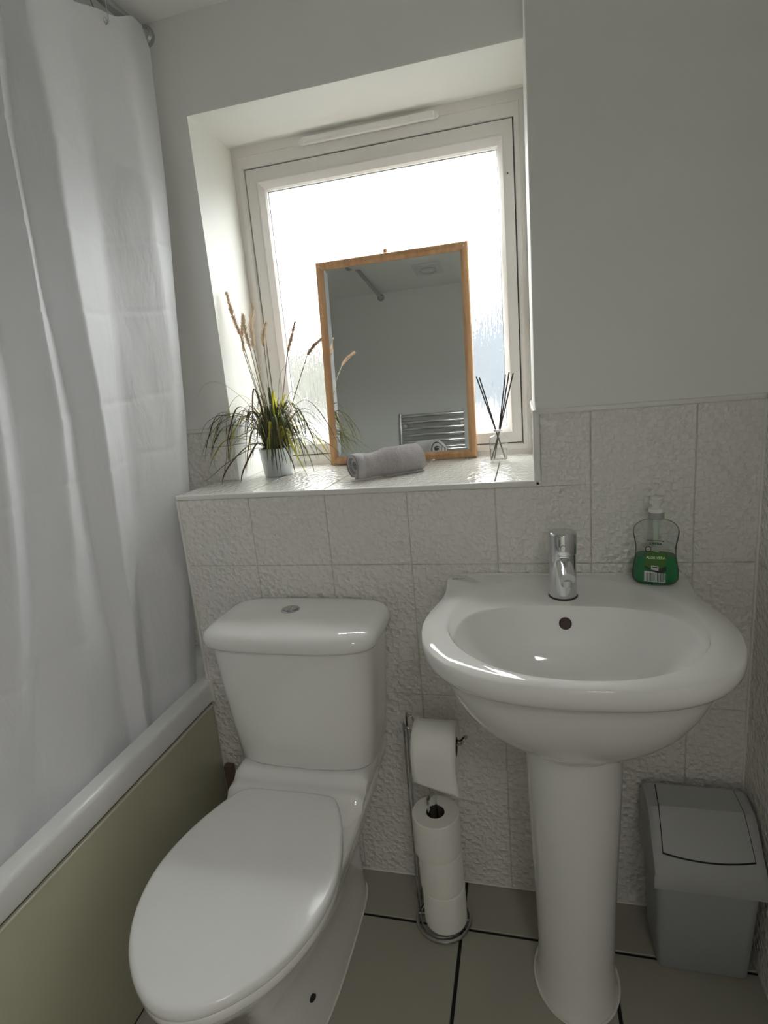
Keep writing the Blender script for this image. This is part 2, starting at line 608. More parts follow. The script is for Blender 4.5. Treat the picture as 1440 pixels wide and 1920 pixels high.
# half-height boxing below the sill and full-height boxing on the right
bx_ = struct('wall_boxing', BX(XE, XP, 0.003, YB, 0, ZL - 0.008), M['grout'], 'half-height tiled boxing under the window sill')
bm = BX(XP, XR, 0.003, YB, 0, ZC)
pil = struct('wall_pilaster', bm, M['grout'], 'full-height boxing right of the window, painted above the tiles')
obj('painted_plaster', BX(XP - 0.0015, XR, 0.001, YB, ZT, ZC, 0.001, 1), M['paint'], pil, local=True)
obj('reveal_plaster', BX(XP - 0.002, XP - 0.0005, 0.004, YW + 0.004, ZT, WZ1 - 0.002), M['reveal'], pil, local=True)


def wall_tile(parent, x0, x1, z0, z1, y0=0.0, y1=0.0042):
    obj('tile', BX(x0, x1, y0, y1, z0, z1, 0.0011, 1), M['walltile'], parent, local=True)


G = 0.0011
for i in range(len(TX) - 1):
    for j in range(len(TZ) - 1):
        x0, x1 = TX[i] + G, TX[i + 1] - G
        z0, z1 = TZ[j] + G, TZ[j + 1] - G
        if i == 0:
            x0 += 0.004
        if j == 3:           # the row beside and below the sill
            if x1 <= XP + 0.06 and x0 < XP:
                if x1 > XP:  # the tile cut around the sill corner: lower piece and upright piece
                    pass
                else:
                    wall_tile(bx_, x0, x1, z0, 1.0385)
                    continue
            if x0 < XP < x1:
                wall_tile(pil, x0, x1, z0, 1.0385)
                wall_tile(pil, XP + 0.007, x1, 1.0390, z1)
                continue
        wall_tile(bx_ if x1 < XP else pil, x0, x1, z0, z1)
# tiles on the left face of the pilaster beside the sill, on the sill, and on the other walls
obj('tile', BX(XP - 0.004, XP - 0.0002, 0.012, YW - 0.002, ZL, ZT - 0.004, 0.001, 1), M['silltile'], pil, local=True)
for i in range(5):
    x0, x1 = TX[i] + G, min(TX[i + 1], XP) - G
    if i == 0:
        obj('tile', BX(x0 + 0.003, x1, 0.010, YB - 0.001, ZL - 0.006, ZL, 0.001, 1), M['silltile'], bx_, local=True)
        obj('tile', BX(WX0 + 0.003, x1, YB - 0.001, YW, ZL - 0.006, ZL, 0.0005, 1), M['silltile'], bx_, local=True)
    else:
        obj('tile', BX(x0, x1 if i < 4 else XP - 0.004, 0.010, YW, ZL - 0.006, ZL, 0.001, 1), M['silltile'], bx_, local=True)
for k in range(4):            # window wall left of the boxing, above the bath
    x1 = XE - 0.001 - TP * k
    x0 = max(x1 - TP + 2 * G, XL + 0.001)
    for z0, z1 in ((0.540, 0.867), (0.869, ZT - 0.001)):
        obj('tile', BX(x0, x1, YB - 0.004, YB + 0.001, z0, z1, 0.001, 1), M['walltile'], wb, local=True)
obj('tile', BX(XE + 0.0005, WX0 - 0.001, YB - 0.004, YB + 0.001, ZL + 0.001, ZT - 0.001, 0.001, 1), M['walltile'], wb, local=True)
k = 0
y1 = -0.001
while y1 > YR + 0.02:
    y0 = max(y1 - TP + 2 * G, YR + 0.001)
    for j in range(4):
        obj('tile', BX(XR - 0.004, XR + 0.001, y0, y1, TZ[j] + G, TZ[j + 1] - G, 0.001, 1), M['walltile'], wr, local=True)
    y1 = y0 - 2 * G

# tile trims
bm = bmesh.new()
box(bm, XE, XP + 0.008, -0.004, 0.010, ZL - 0.0125, ZL + 0.0005, 0.0035, 3)
struct('trim_1', bm, M['trim'], 'white rounded trim along the front of the sill')
bm = bmesh.new()
box(bm, XP - 0.0075, XP + 0.0065, -0.004, 0.012, ZL - 0.0125, ZT + 0.009, 0.0045, 3)
struct('trim_2', bm, M['trim'], 'upright white trim beside the sill on the pilaster corner')
bm = bmesh.new()
box(bm, XP - 0.004, XR, -0.004, 0.006, ZT - 0.002, ZT + 0.009, 0.004, 3)
struct('trim_3', bm, M['trim'], 'white trim capping the tiles above the basin')
bm = bmesh.new()
box(bm, XP - 0.0085, XP, 0.006, YW - 0.002, ZT - 0.004, ZT + 0.010, 0.004, 3)
struct('trim_4', bm, M['trim'], 'white trim capping the tiles on the window cheek')
bm = bmesh.new()
box(bm, XL, WX0, YB - 0.009, YB, ZT - 0.001, ZT + 0.010, 0.004, 3)
struct('trim_5', bm, M['trim'], 'white trim capping the tiles beside the curtain')
bm = bmesh.new()
box(bm, XE - 0.002, XE + 0.0055, -0.003, 0.006, 0.545, ZL - 0.012, 0.0025, 2)
struct('trim_6', bm, M['trim'], 'upright white trim on the left edge of the boxing')
bm = bmesh.new()
box(bm, XR - 0.008, XR - 0.002, -0.005, 0.002, 0.0, ZT, 0.0025, 2)
struct('trim_7', bm, M['caulk'], 'white sealant in the corner of the tiled walls')
bm = bmesh.new()
box(bm, -0.81, XR - 0.004, -0.0035, 0.001, 0.0, 0.0035, 0.0015, 1)
struct('trim_8', bm, M['caulk'], 'pale sealant where wall tiles meet the floor')

bm = bmesh.new()
box(bm, XR - 0.009, XR, YR, -0.004, ZT - 0.002, ZT + 0.009, 0.004, 3)
struct('trim_9', bm, M['trim'], 'white trim capping the tiles on the right wall')

# ------------------------------------------------------------------ window
win = thing('window_1', 'white plastic window with rain-patterned glass above the sill', 'window', (-0.377, YW, ZL))
del win['category']
win['kind'] = 'structure'
FX0, FX1, FZ0, FZ1 = WX0 + 0.002, XP - 0.002, ZL, WZ1 - 0.002     # outer frame
SX0, SX1, SZ0, SZ1 = -0.744, -0.0055, 1.085, 1.897               # opening of the outer frame / sash outside
GX0, GX1, GZ0, GZ1 = -0.690, -0.048, 1.132, 1.839                # glass opening


def rect_ring_loft(bm, secs):
    """secs: list of (x0,x1,z0,z1,y): mitred rectangular frame swept through the sections"""
    rings = [[(x0, y, z0), (x1, y, z0), (x1, y, z1), (x0, y, z1)] for x0, x1, z0, z1, y in secs]
    R = [[bm.verts.new(p) for p in r] for r in rings]
    n = len(R)
    for k in range(n):
        a, b = R[k], R[(k + 1) % n]
        for i in range(4):
            j = (i + 1) % 4
            bm.faces.new((a[i], a[j], b[j], b[i]))
    return bm


def inset(r, d):
    return (r[0] + d, r[1] - d, r[2] + d, r[3] - d)


FO = (FX0, FX1, FZ0, FZ1)
SO = (SX0, SX1, SZ0, SZ1)
GO = (GX0, GX1, GZ0, GZ1)
mid = tuple(lerp(a, b, 0.42) for a, b in zip(FO, SO))
bm = rect_ring_loft(bmesh.new(), [(*FO, YW), (*mid, YW), (*inset(mid, 0.002), YW - 0.0025), (*inset(SO, -0.006), YW - 0.0025),
                                  (*inset(SO, -0.002), YW), (*SO, YW + 0.006), (*SO, 0.49), (*FO, 0.49)])
obj('frame', bm, M['upvc'], win, angle=20)
bm = rect_ring_loft(bmesh.new(), [(*SO, YW + 0.004), (*inset(SO, 0.004), YW + 0.004), (*inset(SO, 0.004), 0.46), (*SO, 0.46)])
obj('gasket', bm, M['gasket'], win)
SI = inset(SO, 0.0022)
m2 = tuple(lerp(a, b, 0.55) for a, b in zip(SI, GO))
bm = rect_ring_loft(bmesh.new(), [(*SI, YW + 0.001), (*m2, YW + 0.001), (*m2, 0.485), (*SI, 0.485)])
obj('sash', bm, M['upvc'], win, angle=20)
bm = rect_ring_loft(bmesh.new(), [(*m2, YW + 0.0022), (*inset(m2, 0.004), YW + 0.002), (*inset(GO, -0.004), YW + 0.012), (*GO, YW + 0.018),
                                  (*GO, YW + 0.026), (*m2, YW + 0.026)])
obj('glazing_bead', bm, M['upvc'], win, angle=20)
bm = rect_ring_loft(bmesh.new(), [(*inset(GO, -0.003), YW + 0.0262), (*inset(GO, 0.0018), YW + 0.0262), (*inset(GO, 0.0018), YW + 0.03), (*inset(GO, -0.003), YW + 0.03)])
obj('glass_gasket', bm, M['collar'], win)
obj('pane', BX(GX0 - 0.008, GX1 + 0.008, YW + 0.030, YW + 0.034, GZ0 - 0.008, GZ1 + 0.008), M['glass'], win, smooth=False)
# trickle vent on the head of the frame
vent_b = (-0.380, YW, 1.93)
vb = bmesh.new()
box(vb, -0.560, -0.199, YW - 0.017, YW - 0.003, 1.9235, 1.9415, 0.003, 2)
box(vb, -0.556, -0.203, YW - 0.019, YW - 0.015, 1.929, 1.9405, 0.0018, 2)
vent = obj('trickle_vent', vb, M['vent'], win)
for xa, xb in ((-0.571, -0.5595), (-0.1995, -0.186)):
    b2 = bmesh.new()
    cxm = xb if xa < -0.4 else xa
    rings = []
    for s in range(9):
        t = math.pi * s / 8
        rings.append((cxm + (-1 if xa < -0.4 else 1) * 0.0115 * math.sin(t), 1.9325 - 0.0085 * math.cos(t)))
    loft(b2, [[(p[0], y, p[1]) for p in rings] for y in (YW - 0.002, YW - 0.010)])
    sub('end_cap', b2, M['vent'], vent, win.location)
sub('vent_catch', BX(-0.262, -0.259, YW - 0.021, YW - 0.0175, 1.929, 1.937), M['upvc'], vent, win.location)
dp = obj('drain_plug', LT([(0.0022, 0.0), (0.0022, 0.001)], 0, 0, 10), M['gasket'], win, local=True)
dp.location = (0.354, 0.0005, 0.72)
dp.rotation_euler = (math.radians(90), 0, 0)

# ------------------------------------------------------------------ bath and its panel
bath = thing('bathtub', 'white bathtub with olive beige side panel behind the toilet', 'bathtub', (-1.19, -0.65, 0))
BX0, BX1, BY0, BY1, BZ = XL + 0.002, -0.832, YR + 0.002, YB - 0.006, 0.548


def rrect(x0, x1, y0, y1, r, z, n=8):
    out = []
    for cx, cy, a0 in ((x1 - r, y1 - r, 0), (x0 + r, y1 - r, 90), (x0 + r, y0 + r, 180), (x1 - r, y0 + r, 270)):
        for k in range(n + 1):
            a = math.radians(a0 + 90 * k / n)
            out.append((cx + r * math.cos(a), cy + r * math.sin(a), z))
    return out


bm = bmesh.new()
XI = XE - 0.003
rings = [rrect(BX0 + 0.004, XI - 0.004, BY0 + 0.003, BY1, 0.004, 0.498),
         rrect(BX0, XI, BY0, BY1, 0.006, 0.502),
         rrect(BX0, XI, BY0, BY1, 0.010, BZ - 0.012),
         rrect(BX0 + 0.004, XI - 0.004, BY0 + 0.004, BY1 - 0.004, 0.012, BZ - 0.002),
         rrect(BX0 + 0.012, XI - 0.012, BY0 + 0.012, BY1 - 0.012, 0.02, BZ),
         rrect(BX0 + 0.05, XI - 0.022, BY0 + 0.06, BY1 - 0.06, 0.12, BZ),
         rrect(BX0 + 0.06, XI - 0.027, BY0 + 0.07, BY1 - 0.07, 0.12, BZ - 0.010),
         rrect(BX0 + 0.08, XI - 0.075, BY0 + 0.11, BY1 - 0.10, 0.13, 0.35),
         rrect(BX0 + 0.11, XI - 0.105, BY0 + 0.22, BY1 - 0.16, 0.13, 0.17),
         rrect(BX0 + 0.16, XI - 0.155, BY0 + 0.30, BY1 - 0.22, 0.10, 0.14)]
loft(bm, rings)
tub = obj('tub', bm, M['acrylic'], bath, angle=50)
# outer lip of the rim along the room side (stops against the boxing)
bm = bmesh.new()
prof = [(XI - 0.015, 0.500), (BX1 - 0.004, 0.489), (BX1 - 0.001, 0.491), (BX1, 0.496), (BX1, BZ - 0.011), (BX1 - 0.0015, BZ - 0.005), (BX1 - 0.005, BZ - 0.0012), (BX1 - 0.010, BZ), (XI - 0.015, BZ + 0.0003)]
loft(bm, [[(x, y, z) for x, z in prof] for y in (BY0, -0.0045)])
obj('rim_lip', bm, M['acrylic'], bath, angle=40)
pn = obj('side_panel', BX(-0.858, -0.8385, BY0, -0.0035, 0.004, 0.474, 0.002, 2), M['panel'], bath)
sub('panel_edging', BX(-0.856, -0.8375, BY0, -0.0035, 0.472, 0.478, 0.0015, 1), M['paneledge'], pn, bath.location)
sub('gap_shade', BX(-0.860, -0.8445, BY0, -0.0035, 0.478, 0.499), M['gapshade'], pn, bath.location)  # brown strip painting the shadow in the gap below the rim
bm = bmesh.new()
box(bm, XE - 0.008, BX1 + 0.004, -0.010, -0.0015, BZ - 0.004, BZ + 0.003, 0.002, 1)
box(bm, BX1 - 0.004, BX1 + 0.006, -0.010, -0.0015, 0.488, BZ - 0.002, 0.002, 1)
obj('end_sealant', bm, M['caulk'], bath)

# ------------------------------------------------------------------ curtain rod, rings and curtain
RODX, RODZ = -0.852, 2.136
rod = thing('shower_rail', 'chrome shower rail running along the bath just below the ceiling', 'shower rail', (RODX, -0.6, RODZ))
obj('rod', TB([(RODX, YR + 0.004, RODZ), (RODX, YB - 0.004, RODZ)], 0.0115, 16), M['chromedull'], rod)
for ya, yb in ((YB - 0.0005, -1), (YR + 0.0005, 1)):
    b2 = bmesh.new()
    for k in (0,):
        rings = []
        for r, d in ((0.022, 0.0), (0.0225, 0.006), (0.021, 0.012), (0.016, 0.016), (0.0135, 0.03)):
            rings.append([(RODX + r * math.cos(2 * math.pi * s / 24), ya + yb * d, RODZ + r * math.sin(2 * math.pi * s / 24)) for s in range(24)])
        loft(b2, rings)
    obj('end_flange', b2, M['chromedull'], rod)

zs = [2.1, 1.95, 1.75, 1.5, 1.25, 1.0, 0.8, 0.6, 0.45]
rgx = lambda z: -0.825 + (2.1 - z) / 1.55 * -0.058
vlx = lambda z: -0.868 + (2.1 - z) / 1.55 * -0.045
gex = lambda z: -0.833 + (2.1 - z) / 1.55 * -0.058
cols = [([-.46, -.47, -.485, -.495, -.505, -.535, -.575, -.64, -.69], vlx),
        ([-.38, -.385, -.40, -.42, -.43, -.46, -.495, -.555, -.60], rgx),
        ([-0.289, -0.298, -0.322, -0.347, -0.360, -0.391, -0.424, -0.477, -0.517], vlx),
        ([-0.262, -0.285, -0.305, -0.302, -0.301, -0.33, -0.352, -0.371, -0.386], rgx),
        ([-0.215, -0.226, -0.237, -0.238, -0.223, -0.229, -0.228, -0.23, -0.231], vlx),
        ([-0.195, -0.207, -0.197, -0.196, -0.186, -0.194, -0.200, -0.205, -0.205], rgx),
        ([-0.048, -0.045, -0.034, -0.051, -0.076, -0.086, -0.118, -0.146, -0.163], vlx),
        ([0.07, 0.074, 0.078, 0.082, 0.073, 0.048, 0.022, -0.011, -0.044], rgx),
        ([0.185, 0.179, 0.165, 0.143, 0.127, 0.093, 0.062, 0.028, -0.001], gex)]
for i in range(len(cols)):
    assert len(cols[i][0]) == 9
zr = list(reversed(zs))
NZ, NS = 300, 9
ZTOP, ZBOT = 2.098, 0.45
EYE = [0.033, -0.10, -0.225, -0.345, -0.45]
bm = bmesh.new()
grid = []
for a in range(NZ + 1):
    t = a / NZ
    z = lerp(ZTOP, ZBOT, t)
    ny = [interp(z, zr, list(reversed(c[0]))) for c in cols]
    amp = lerp(0.7, 1.3, sstep(0, 0.25, t)) - 0.35 * sstep(0.75, 0.92, t)
    mid_x = 0.5 * (rgx(z) + vlx(z))
    nx = [mid_x + amp * (c[1](z) - mid_x) for c in cols]
    row = []
    for i in range(len(cols) - 1):
        for k in range(NS):
            u = k / NS
            y = lerp(ny[i], ny[i + 1], u)
            cs = 0.5 - 0.5 * math.cos(math.pi * u)
            x = lerp(nx[i], nx[i + 1], 0.8 * u + 0.2 * cs)
            nn = noise.noise(Vector((y * 9, z * 3.2, 1.7))) * 0.006 + noise.noise(Vector((y * 26, z * 11, 5.1))) * 0.0022
            # pressed-in horizontal storage creases
            cr = sum(0.0022 * math.exp(-((z - zc - 0.10 * y - 0.012 * noise.noise(Vector((y * 14, zc * 7, 0)))) / 0.0055) ** 2) for zc in (1.80, 1.64, 1.49, 1.30, 1.165, 0.86))
            sag = 0.0
            if a < 14:
                d = min(abs(y - e) for e in EYE)
                sag = 0.014 * min(1.0, (d / 0.065)) ** 1.5 * (1 - a / 14) * (1 if y < 0.033 else 0)
                sag -= 0.045 * sstep(0.04, 0.15, y) * (1 - a / 14)
            row.append(bm.verts.new((x + nn - cr, y, z - sag)))
    row.append(bm.verts.new((nx[-1], ny[-1], z)))
    grid.append(row)
for a in range(NZ):
    for i in range(len(grid[0]) - 1):
        bm.faces.new((grid[a][i], grid[a][i + 1], grid[a + 1][i + 1], grid[a + 1][i]))
curt = thing('shower_curtain', 'long white pleated shower curtain hanging into the bathtub', 'curtain', (-0.85, -0.3, ZBOT))
obj('cloth', bm, M['curtain'], curt, angle=80)


def curtain_x(y, z):
    ny = [interp(z, zr, list(reversed(c[0]))) for c in cols]
    mid_x = 0.5 * (rgx(z) + vlx(z))
    nx = [mid_x + 0.6 * (c[1](z) - mid_x) for c in cols]
    return interp(y, ny, nx)


ring_labels = ['wire curtain ring in view at the top of the curtain, nearest the window wall', 'wire curtain ring second from the window wall, above the curtain folds',
               'wire curtain ring third from the window wall, above the curtain folds', 'wire curtain ring fourth from the window wall, above the curtain folds',
               'wire curtain ring at the end of the curtain away from the window wall']
for i, e in enumerate(EYE):
    cx = curtain_x(e, 2.083) + 0.002
    b2 = TB([(cx + 0.001, e + 0.005 * math.cos(2 * math.pi * k / 16), 2.081 + 0.005 * math.sin(2 * math.pi * k / 16)) for k in range(16)], 0.0013, 6, True)
    obj('eyelet', b2, M['chromedull'], curt)
    P = [(cx + 0.004, e, 2.074), (cx + 0.008, e, 2.084), (-0.833, e, 2.112), (-0.836, e, 2.140), (-0.852, e, 2.1525), (-0.868, e, 2.141), (-0.866, e, 2.118),
         (cx - 0.012, e, 2.088), (cx - 0.004, e, 2.076)]
    r_ = obj('curtain_ring', TB(catmull(P, 4, True), 0.0012, 6, True), M['chrome'])
    tag(r_, ring_labels[i], 'curtain ring', 'rings carrying the shower curtain')

# ------------------------------------------------------------------ toilet
TXc = -0.512
toilet = thing('toilet', 'white close-coupled toilet with closed lid between bath and basin', 'toilet', (TXc, -0.3, 0))
lidprof = [(-0.252, 0.0), (-0.2525, 0.070), (-0.257, 0.096), (-0.268, 0.112), (-0.312, 0.136), (-0.375, 0.158), (-0.435, 0.1695), (-0.480, 0.171), (-0.53, 0.163),
           (-0.58, 0.145), (-0.625, 0.117), (-0.660, 0.083), (-0.683, 0.050), (-0.694, 0.022), (-0.697, 0.0)]


def sym_outline(prof, z, cx=TXc, scale=1.0, cy=-0.46, n=4):
    half = catmull([(w, y, 0) for y, w in prof], n)
    pts = [(p.x, p.y) for p in half]
    full = pts + [(-x, y) for x, y in pts[-2:0:-1]]
    return [(cx + x * scale, cy + (y - cy) * scale, z) for x, y in full]


def slab(levels, prof, topz=None, cy=-0.46):
    bm = bmesh.new()
    R = loft(bm, [sym_outline(prof, z, scale=s, cy=cy) for z, s in levels], True, False)
    fan_cap(bm, R[-1], (TXc, cy, topz))
    return bm


lid = obj('seat_lid', slab([(0.4285, 0.975), (0.429, 0.992), (0.432, 1.0), (0.440, 1.0), (0.4445, 0.993), (0.4475, 0.978), (0.4485, 0.95), (0.449, 0.7), (0.4492, 0.35)], lidprof, 0.4493),
          M['seatplastic'], toilet, angle=60)
obj('seat', slab([(0.4075, 0.955), (0.408, 0.975), (0.411, 0.984), (0.423, 0.984), (0.4265, 0.975), (0.4275, 0.955), (0.4275, 0.5)], lidprof, 0.4275), M['seatplastic'], toilet, angle=60)
for sx in (-1, 1):
    obj('hinge', TB([(TXc + sx * 0.075 - 0.02, -0.255, 0.4235), (TXc + sx * 0.075 + 0.02, -0.255, 0.4235)], 0.0060, 12), M['seatplastic'], toilet)

NP = 40


def pan_ring(z, yb, yf, hw, ef=2.0, eb=5.0):
    """outline: squarish at the back, round at the front"""
    out = []
    cy = lerp(yb, yf, 0.42)
    for k in range(NP * 2):
        a = 2 * math.pi * k / (NP * 2)
        c, s = math.cos(a), math.sin(a)
        e = eb if s > 0 else ef
        x = hw * math.copysign(abs(c) ** (2 / e), c)
        yy = (yb - cy if s > 0 else cy - yf) * math.copysign(abs(s) ** (2 / e), s)
        out.append((TXc + x, cy + yy, z))
    return out


bm = bmesh.new()
lv = [(0.0, -0.03, -0.500, 0.085, 2.6, 5), (0.012, -0.03, -0.500, 0.085, 2.6, 5), (0.05, -0.03, -0.495, 0.080, 2.6, 5), (0.13, -0.03, -0.498, 0.078, 2.4, 5),
      (0.20, -0.03, -0.525, 0.088, 2.2, 5), (0.27, -0.028, -0.575, 0.112, 2.1, 5), (0.33, -0.025, -0.632, 0.138, 2.05, 5.5), (0.37, -0.022, -0.668, 0.153, 2, 6),
      (0.393, -0.02, -0.680, 0.158, 2, 6), (0.402, -0.02, -0.681, 0.158, 2, 6), (0.4065, -0.022, -0.677, 0.155, 2, 6)]
R = loft(bm, [pan_ring(*l) for l in lv], True, False)
fan_cap(bm, R[-1], (TXc, -0.35, 0.4066))
# raised shelf carrying the cistern, sweeping down to the seat
ysec = [(-0.022, 0.455), (-0.10, 0.456), (-0.180, 0.456), (-0.194, 0.4545), (-0.202, 0.450), (-0.208, 0.4425), (-0.214, 0.4385), (-0.224, 0.4370), (-0.234, 0.4365), (-0.241, 0.4335), (-0.246, 0.4265), (-0.252, 0.4210), (-0.264, 0.417), (-0.280, 0.411), (-0.30, 0.404)]
secs = []
for y, zt in ysec:
    hw = 0.1575 - 0.006 * sstep(-0.235, -0.30, y)
    row = [(TXc - hw * 0.85, y, 0.365), (TXc - hw * 0.965, y, 0.388)]
    for k in range(25):
        u = -1 + 2 * k / 24
        e = max(0.0, abs(u) - 0.86) / 0.14
        row.append((TXc + u * hw, y, zt - min(0.014, zt - 0.398) * e * e))
    row += [(TXc + hw * 0.965, y, 0.388), (TXc + hw * 0.85, y, 0.365)]
    secs.append(row)
loft(bm, secs, True, True)
obj('pan', bm, M['porcelain'], toilet, angle=55)
# fixing hole on the side of the foot
rA = [p for p in pan_ring(0.095, -0.03, -0.4965, 0.0790, 2.5, 5) if p[0] > TXc and p[1] < -0.3]
rA.sort(key=lambda p: abs(p[1] + 0.405))
hx = rA[0][0]
b2 = bmesh.new()
rr = []
for x in (hx - 0.006, hx + 0.0022):
    rr.append([(x - 0.75 * 0.0075 * math.cos(2 * math.pi * k / 16) * -0.6, -0.405 + 0.0075 * math.cos(2 * math.pi * k / 16), 0.096 + 0.0080 * math.sin(2 * math.pi * k / 16)) for k in range(16)])
loft(b2, rr)
obj('fixing_hole', b2, M['dark'], toilet)
obj('foot_sealant', TB([(p[0], p[1], 0.002) for p in pan_ring(0, -0.03, -0.502, 0.087, 2.6, 5)], 0.0022, 6, True), M['caulk'], toilet)


def cist_ring(z, hw, yf, yb=-0.012, ex=5.5, bow=0.012, r=1.0):
    out = []
    cy = 0.5 * (yf + yb)
    b = 0.5 * (yb - yf)
    for k in range(64):
        a = 2 * math.pi * (k + 0.5) / 64
        c, s = math.cos(a), math.sin(a)
        x = hw * math.copysign(abs(c) ** (2 / ex), c)
        y = b * math.copysign(abs(s) ** (2 / ex), s)
        if s < 0:
            y -= bow * (1 - (x / hw) ** 2) * min(1, abs(y) / b)
        out.append((TXc + 0.006 + x, cy + y, z))
    return out


bm = bmesh.new()
loft(bm, [cist_ring(0.4575, 0.150, -0.180), cist_ring(0.459, 0.158, -0.188), cist_ring(0.468, 0.163, -0.194), cist_ring(0.55, 0.170, -0.200), cist_ring(0.66, 0.180, -0.207),
          cist_ring(0.752, 0.187, -0.212), cist_ring(0.756, 0.187, -0.212)])
obj('cistern', bm, M['porcelain'], toilet, angle=50)
bm = bmesh.new()
R = loft(bm, [cist_ring(0.7535, 0.186, -0.212), cist_ring(0.754, 0.196, -0.222), cist_ring(0.760, 0.200, -0.226), cist_ring(0.772, 0.200, -0.226), cist_ring(0.782, 0.196, -0.222),
              cist_ring(0.789, 0.187, -0.212), cist_ring(0.7925, 0.174, -0.198, -0.02), cist_ring(0.7945, 0.15, -0.17, -0.03), cist_ring(0.796, 0.09, -0.13, -0.06)], True, False)
fan_cap(bm, R[-1], (TXc + 0.006, -0.098, 0.7965))
obj('cistern_lid', bm, M['porcelain'], toilet, angle=60)
BXc, BYc, BZc = -0.528, -0.100, 0.7955
fb = obj('flush_button', LT([(0.0215, BZc - 0.002), (0.0215, BZc + 0.0015), (0.0195, BZc + 0.0035), (0.0175, BZc + 0.0032)], BXc, BYc, 32), M['chromedull'], toilet)
for sgn in (1, -1):
    b2 = bmesh.new()
    pts = []
    for k in range(13):
        a = math.radians(-90 + 180 * k / 12)
        pts.append((BXc + sgn * (0.0008 + 0.0160 * math.cos(a)), BYc + 0.0160 * math.sin(a)))
    loft(b2, [[(x, y, BZc + 0.002) for x, y in pts], [(x, y, BZc + (0.0052 if sgn > 0 else 0.0046)) for x, y in pts]])
    sub('button_half', b2, M['chromedull'], fb, toilet.location)

# ------------------------------------------------------------------ pedestal basin
BCX = 0.066
basin = thing('pedestal_basin', 'white pedestal wash basin with round bowl below the pilaster tiles', 'basin', (BCX, -0.2, 0))
half = [(0.0, -0.004), (0.12, -0.004), (0.222, -0.004), (0.240, -0.008), (0.2445, -0.024), (0.2415, -0.060), (0.2385, -0.100), (0.240, -0.135), (0.247, -0.175), (0.2555, -0.215), (0.2590, -0.255), (0.256, -0.295),
        (0.245, -0.340), (0.225, -0.382), (0.192, -0.420), (0.145, -0.449), (0.085, -0.466), (0.0, -0.472)]
hp = catmull([(x, y, 0) for x, y in half], 4)
hp = [(p.x, p.y) for p in hp]
OUT = hp + [(-x, y) for x, y in hp[-2:0:-1]]
NB = len(OUT)
CY0 = -0.245
# inner edge of the rim: an oval; sample it at the same angle as every outline point
angs = [math.atan2(y - CY0, x) for x, y in OUT]


def oval(a, rx, rf, rb, cy, e=2.15):
    c, s = math.cos(a), math.sin(a)
    ry = rb if s > 0 else rf
    r = (abs(c / rx) ** e + abs(s / ry) ** e) ** (-1 / e)
    return (r * c, cy + r * s)


def out_scaled(s, z, cx=0.0, cyc=-0.225):
    return [(BCX + cx + (x - cx) * s, max(-1, cyc + (y - cyc) * s), z) for x, y in OUT]


def ped_pt(a, rx, ry, cy=-0.195):
    return (0.004 + rx * math.cos(a), cy + ry * math.sin(a))


def blend(t, z, rx=0.098, ry=0.100, s=1.0):
    """ring between pedestal ellipse (t=0) and outline (t=1)"""
    r = []
    for (x, y), a in zip(OUT, angs):
        px, py = ped_pt(a, rx, ry)
        xx, yy = lerp(px, x * s, t), lerp(py, -0.225 + (y + 0.225) * s, t)
        r.append((BCX + xx, min(yy, -0.004), z))
    return r


bm = bmesh.new()
rings = [blend(0, 0.590), blend(0.04, 0.604), blend(0.16, 0.618), blend(0.32, 0.640), blend(0.50, 0.672), blend(0.645, 0.706), blend(0.745, 0.742), blend(0.805, 0.772), blend(0.83, 0.791),
         blend(0.86, 0.798), blend(0.90, 0.8015), blend(0.955, 0.807), blend(0.988, 0.816), blend(1.0, 0.826), blend(1.0, 0.8345), blend(0.992, 0.8415), blend(0.978, 0.8445)]


BCY = -0.295


def bowl_edge(a):
    c, q = math.cos(a), math.sin(a)
    rx_, ry_, e = (0.197, 0.145, 2.9) if q > 0 else (0.197, 0.141, 2.1)
    r = (abs(c / rx_) ** e + abs(q / ry_) ** e) ** (-1 / e)
    return (r * c, r * q)


def bowl_depth(sc, a):
    p = lerp(2.3, 5.0, sstep(0.0, 0.9, math.sin(a)))
    return 0.132 * (1 - sc ** p)


INN = [oval(a, 0.212, 0.200, 0.222, CY0) for a in angs]
rings.append([(BCX + x * 1.03, CY0 + (y - CY0) * 1.03, 0.8450) for x, y in INN])
rings.append([(BCX + x, y, 0.8442) for x, y in INN])
bang = [math.atan2(y - BCY, x) for x, y in INN]
EDG = [bowl_edge(a) for a in bang]
for t, z in ((0.10, 0.8420), (0.28, 0.8395), (0.5, 0.8378), (0.72, 0.8362), (0.90, 0.8348), (1.0, 0.8335)):
    rings.append([(BCX + lerp(x, ex, t), lerp(y, BCY + ey, t), z) for (x, y), (ex, ey) in zip(INN, EDG)])
for sc in (0.99, 0.975, 0.955, 0.93, 0.90, 0.86, 0.80, 0.73, 0.65, 0.56, 0.46, 0.35, 0.24, 0.12):
    rings.append([(BCX + ex * sc, BCY + ey * sc, 0.8335 - bowl_depth(sc, a)) for (ex, ey), a in zip(EDG, bang)])
R = loft(bm, rings, True, False)
fan_cap(bm, R[-1], (BCX, BCY, 0.8335 - 0.132))
bw = obj('bowl', bm, M['porcelain'], basin, angle=60)
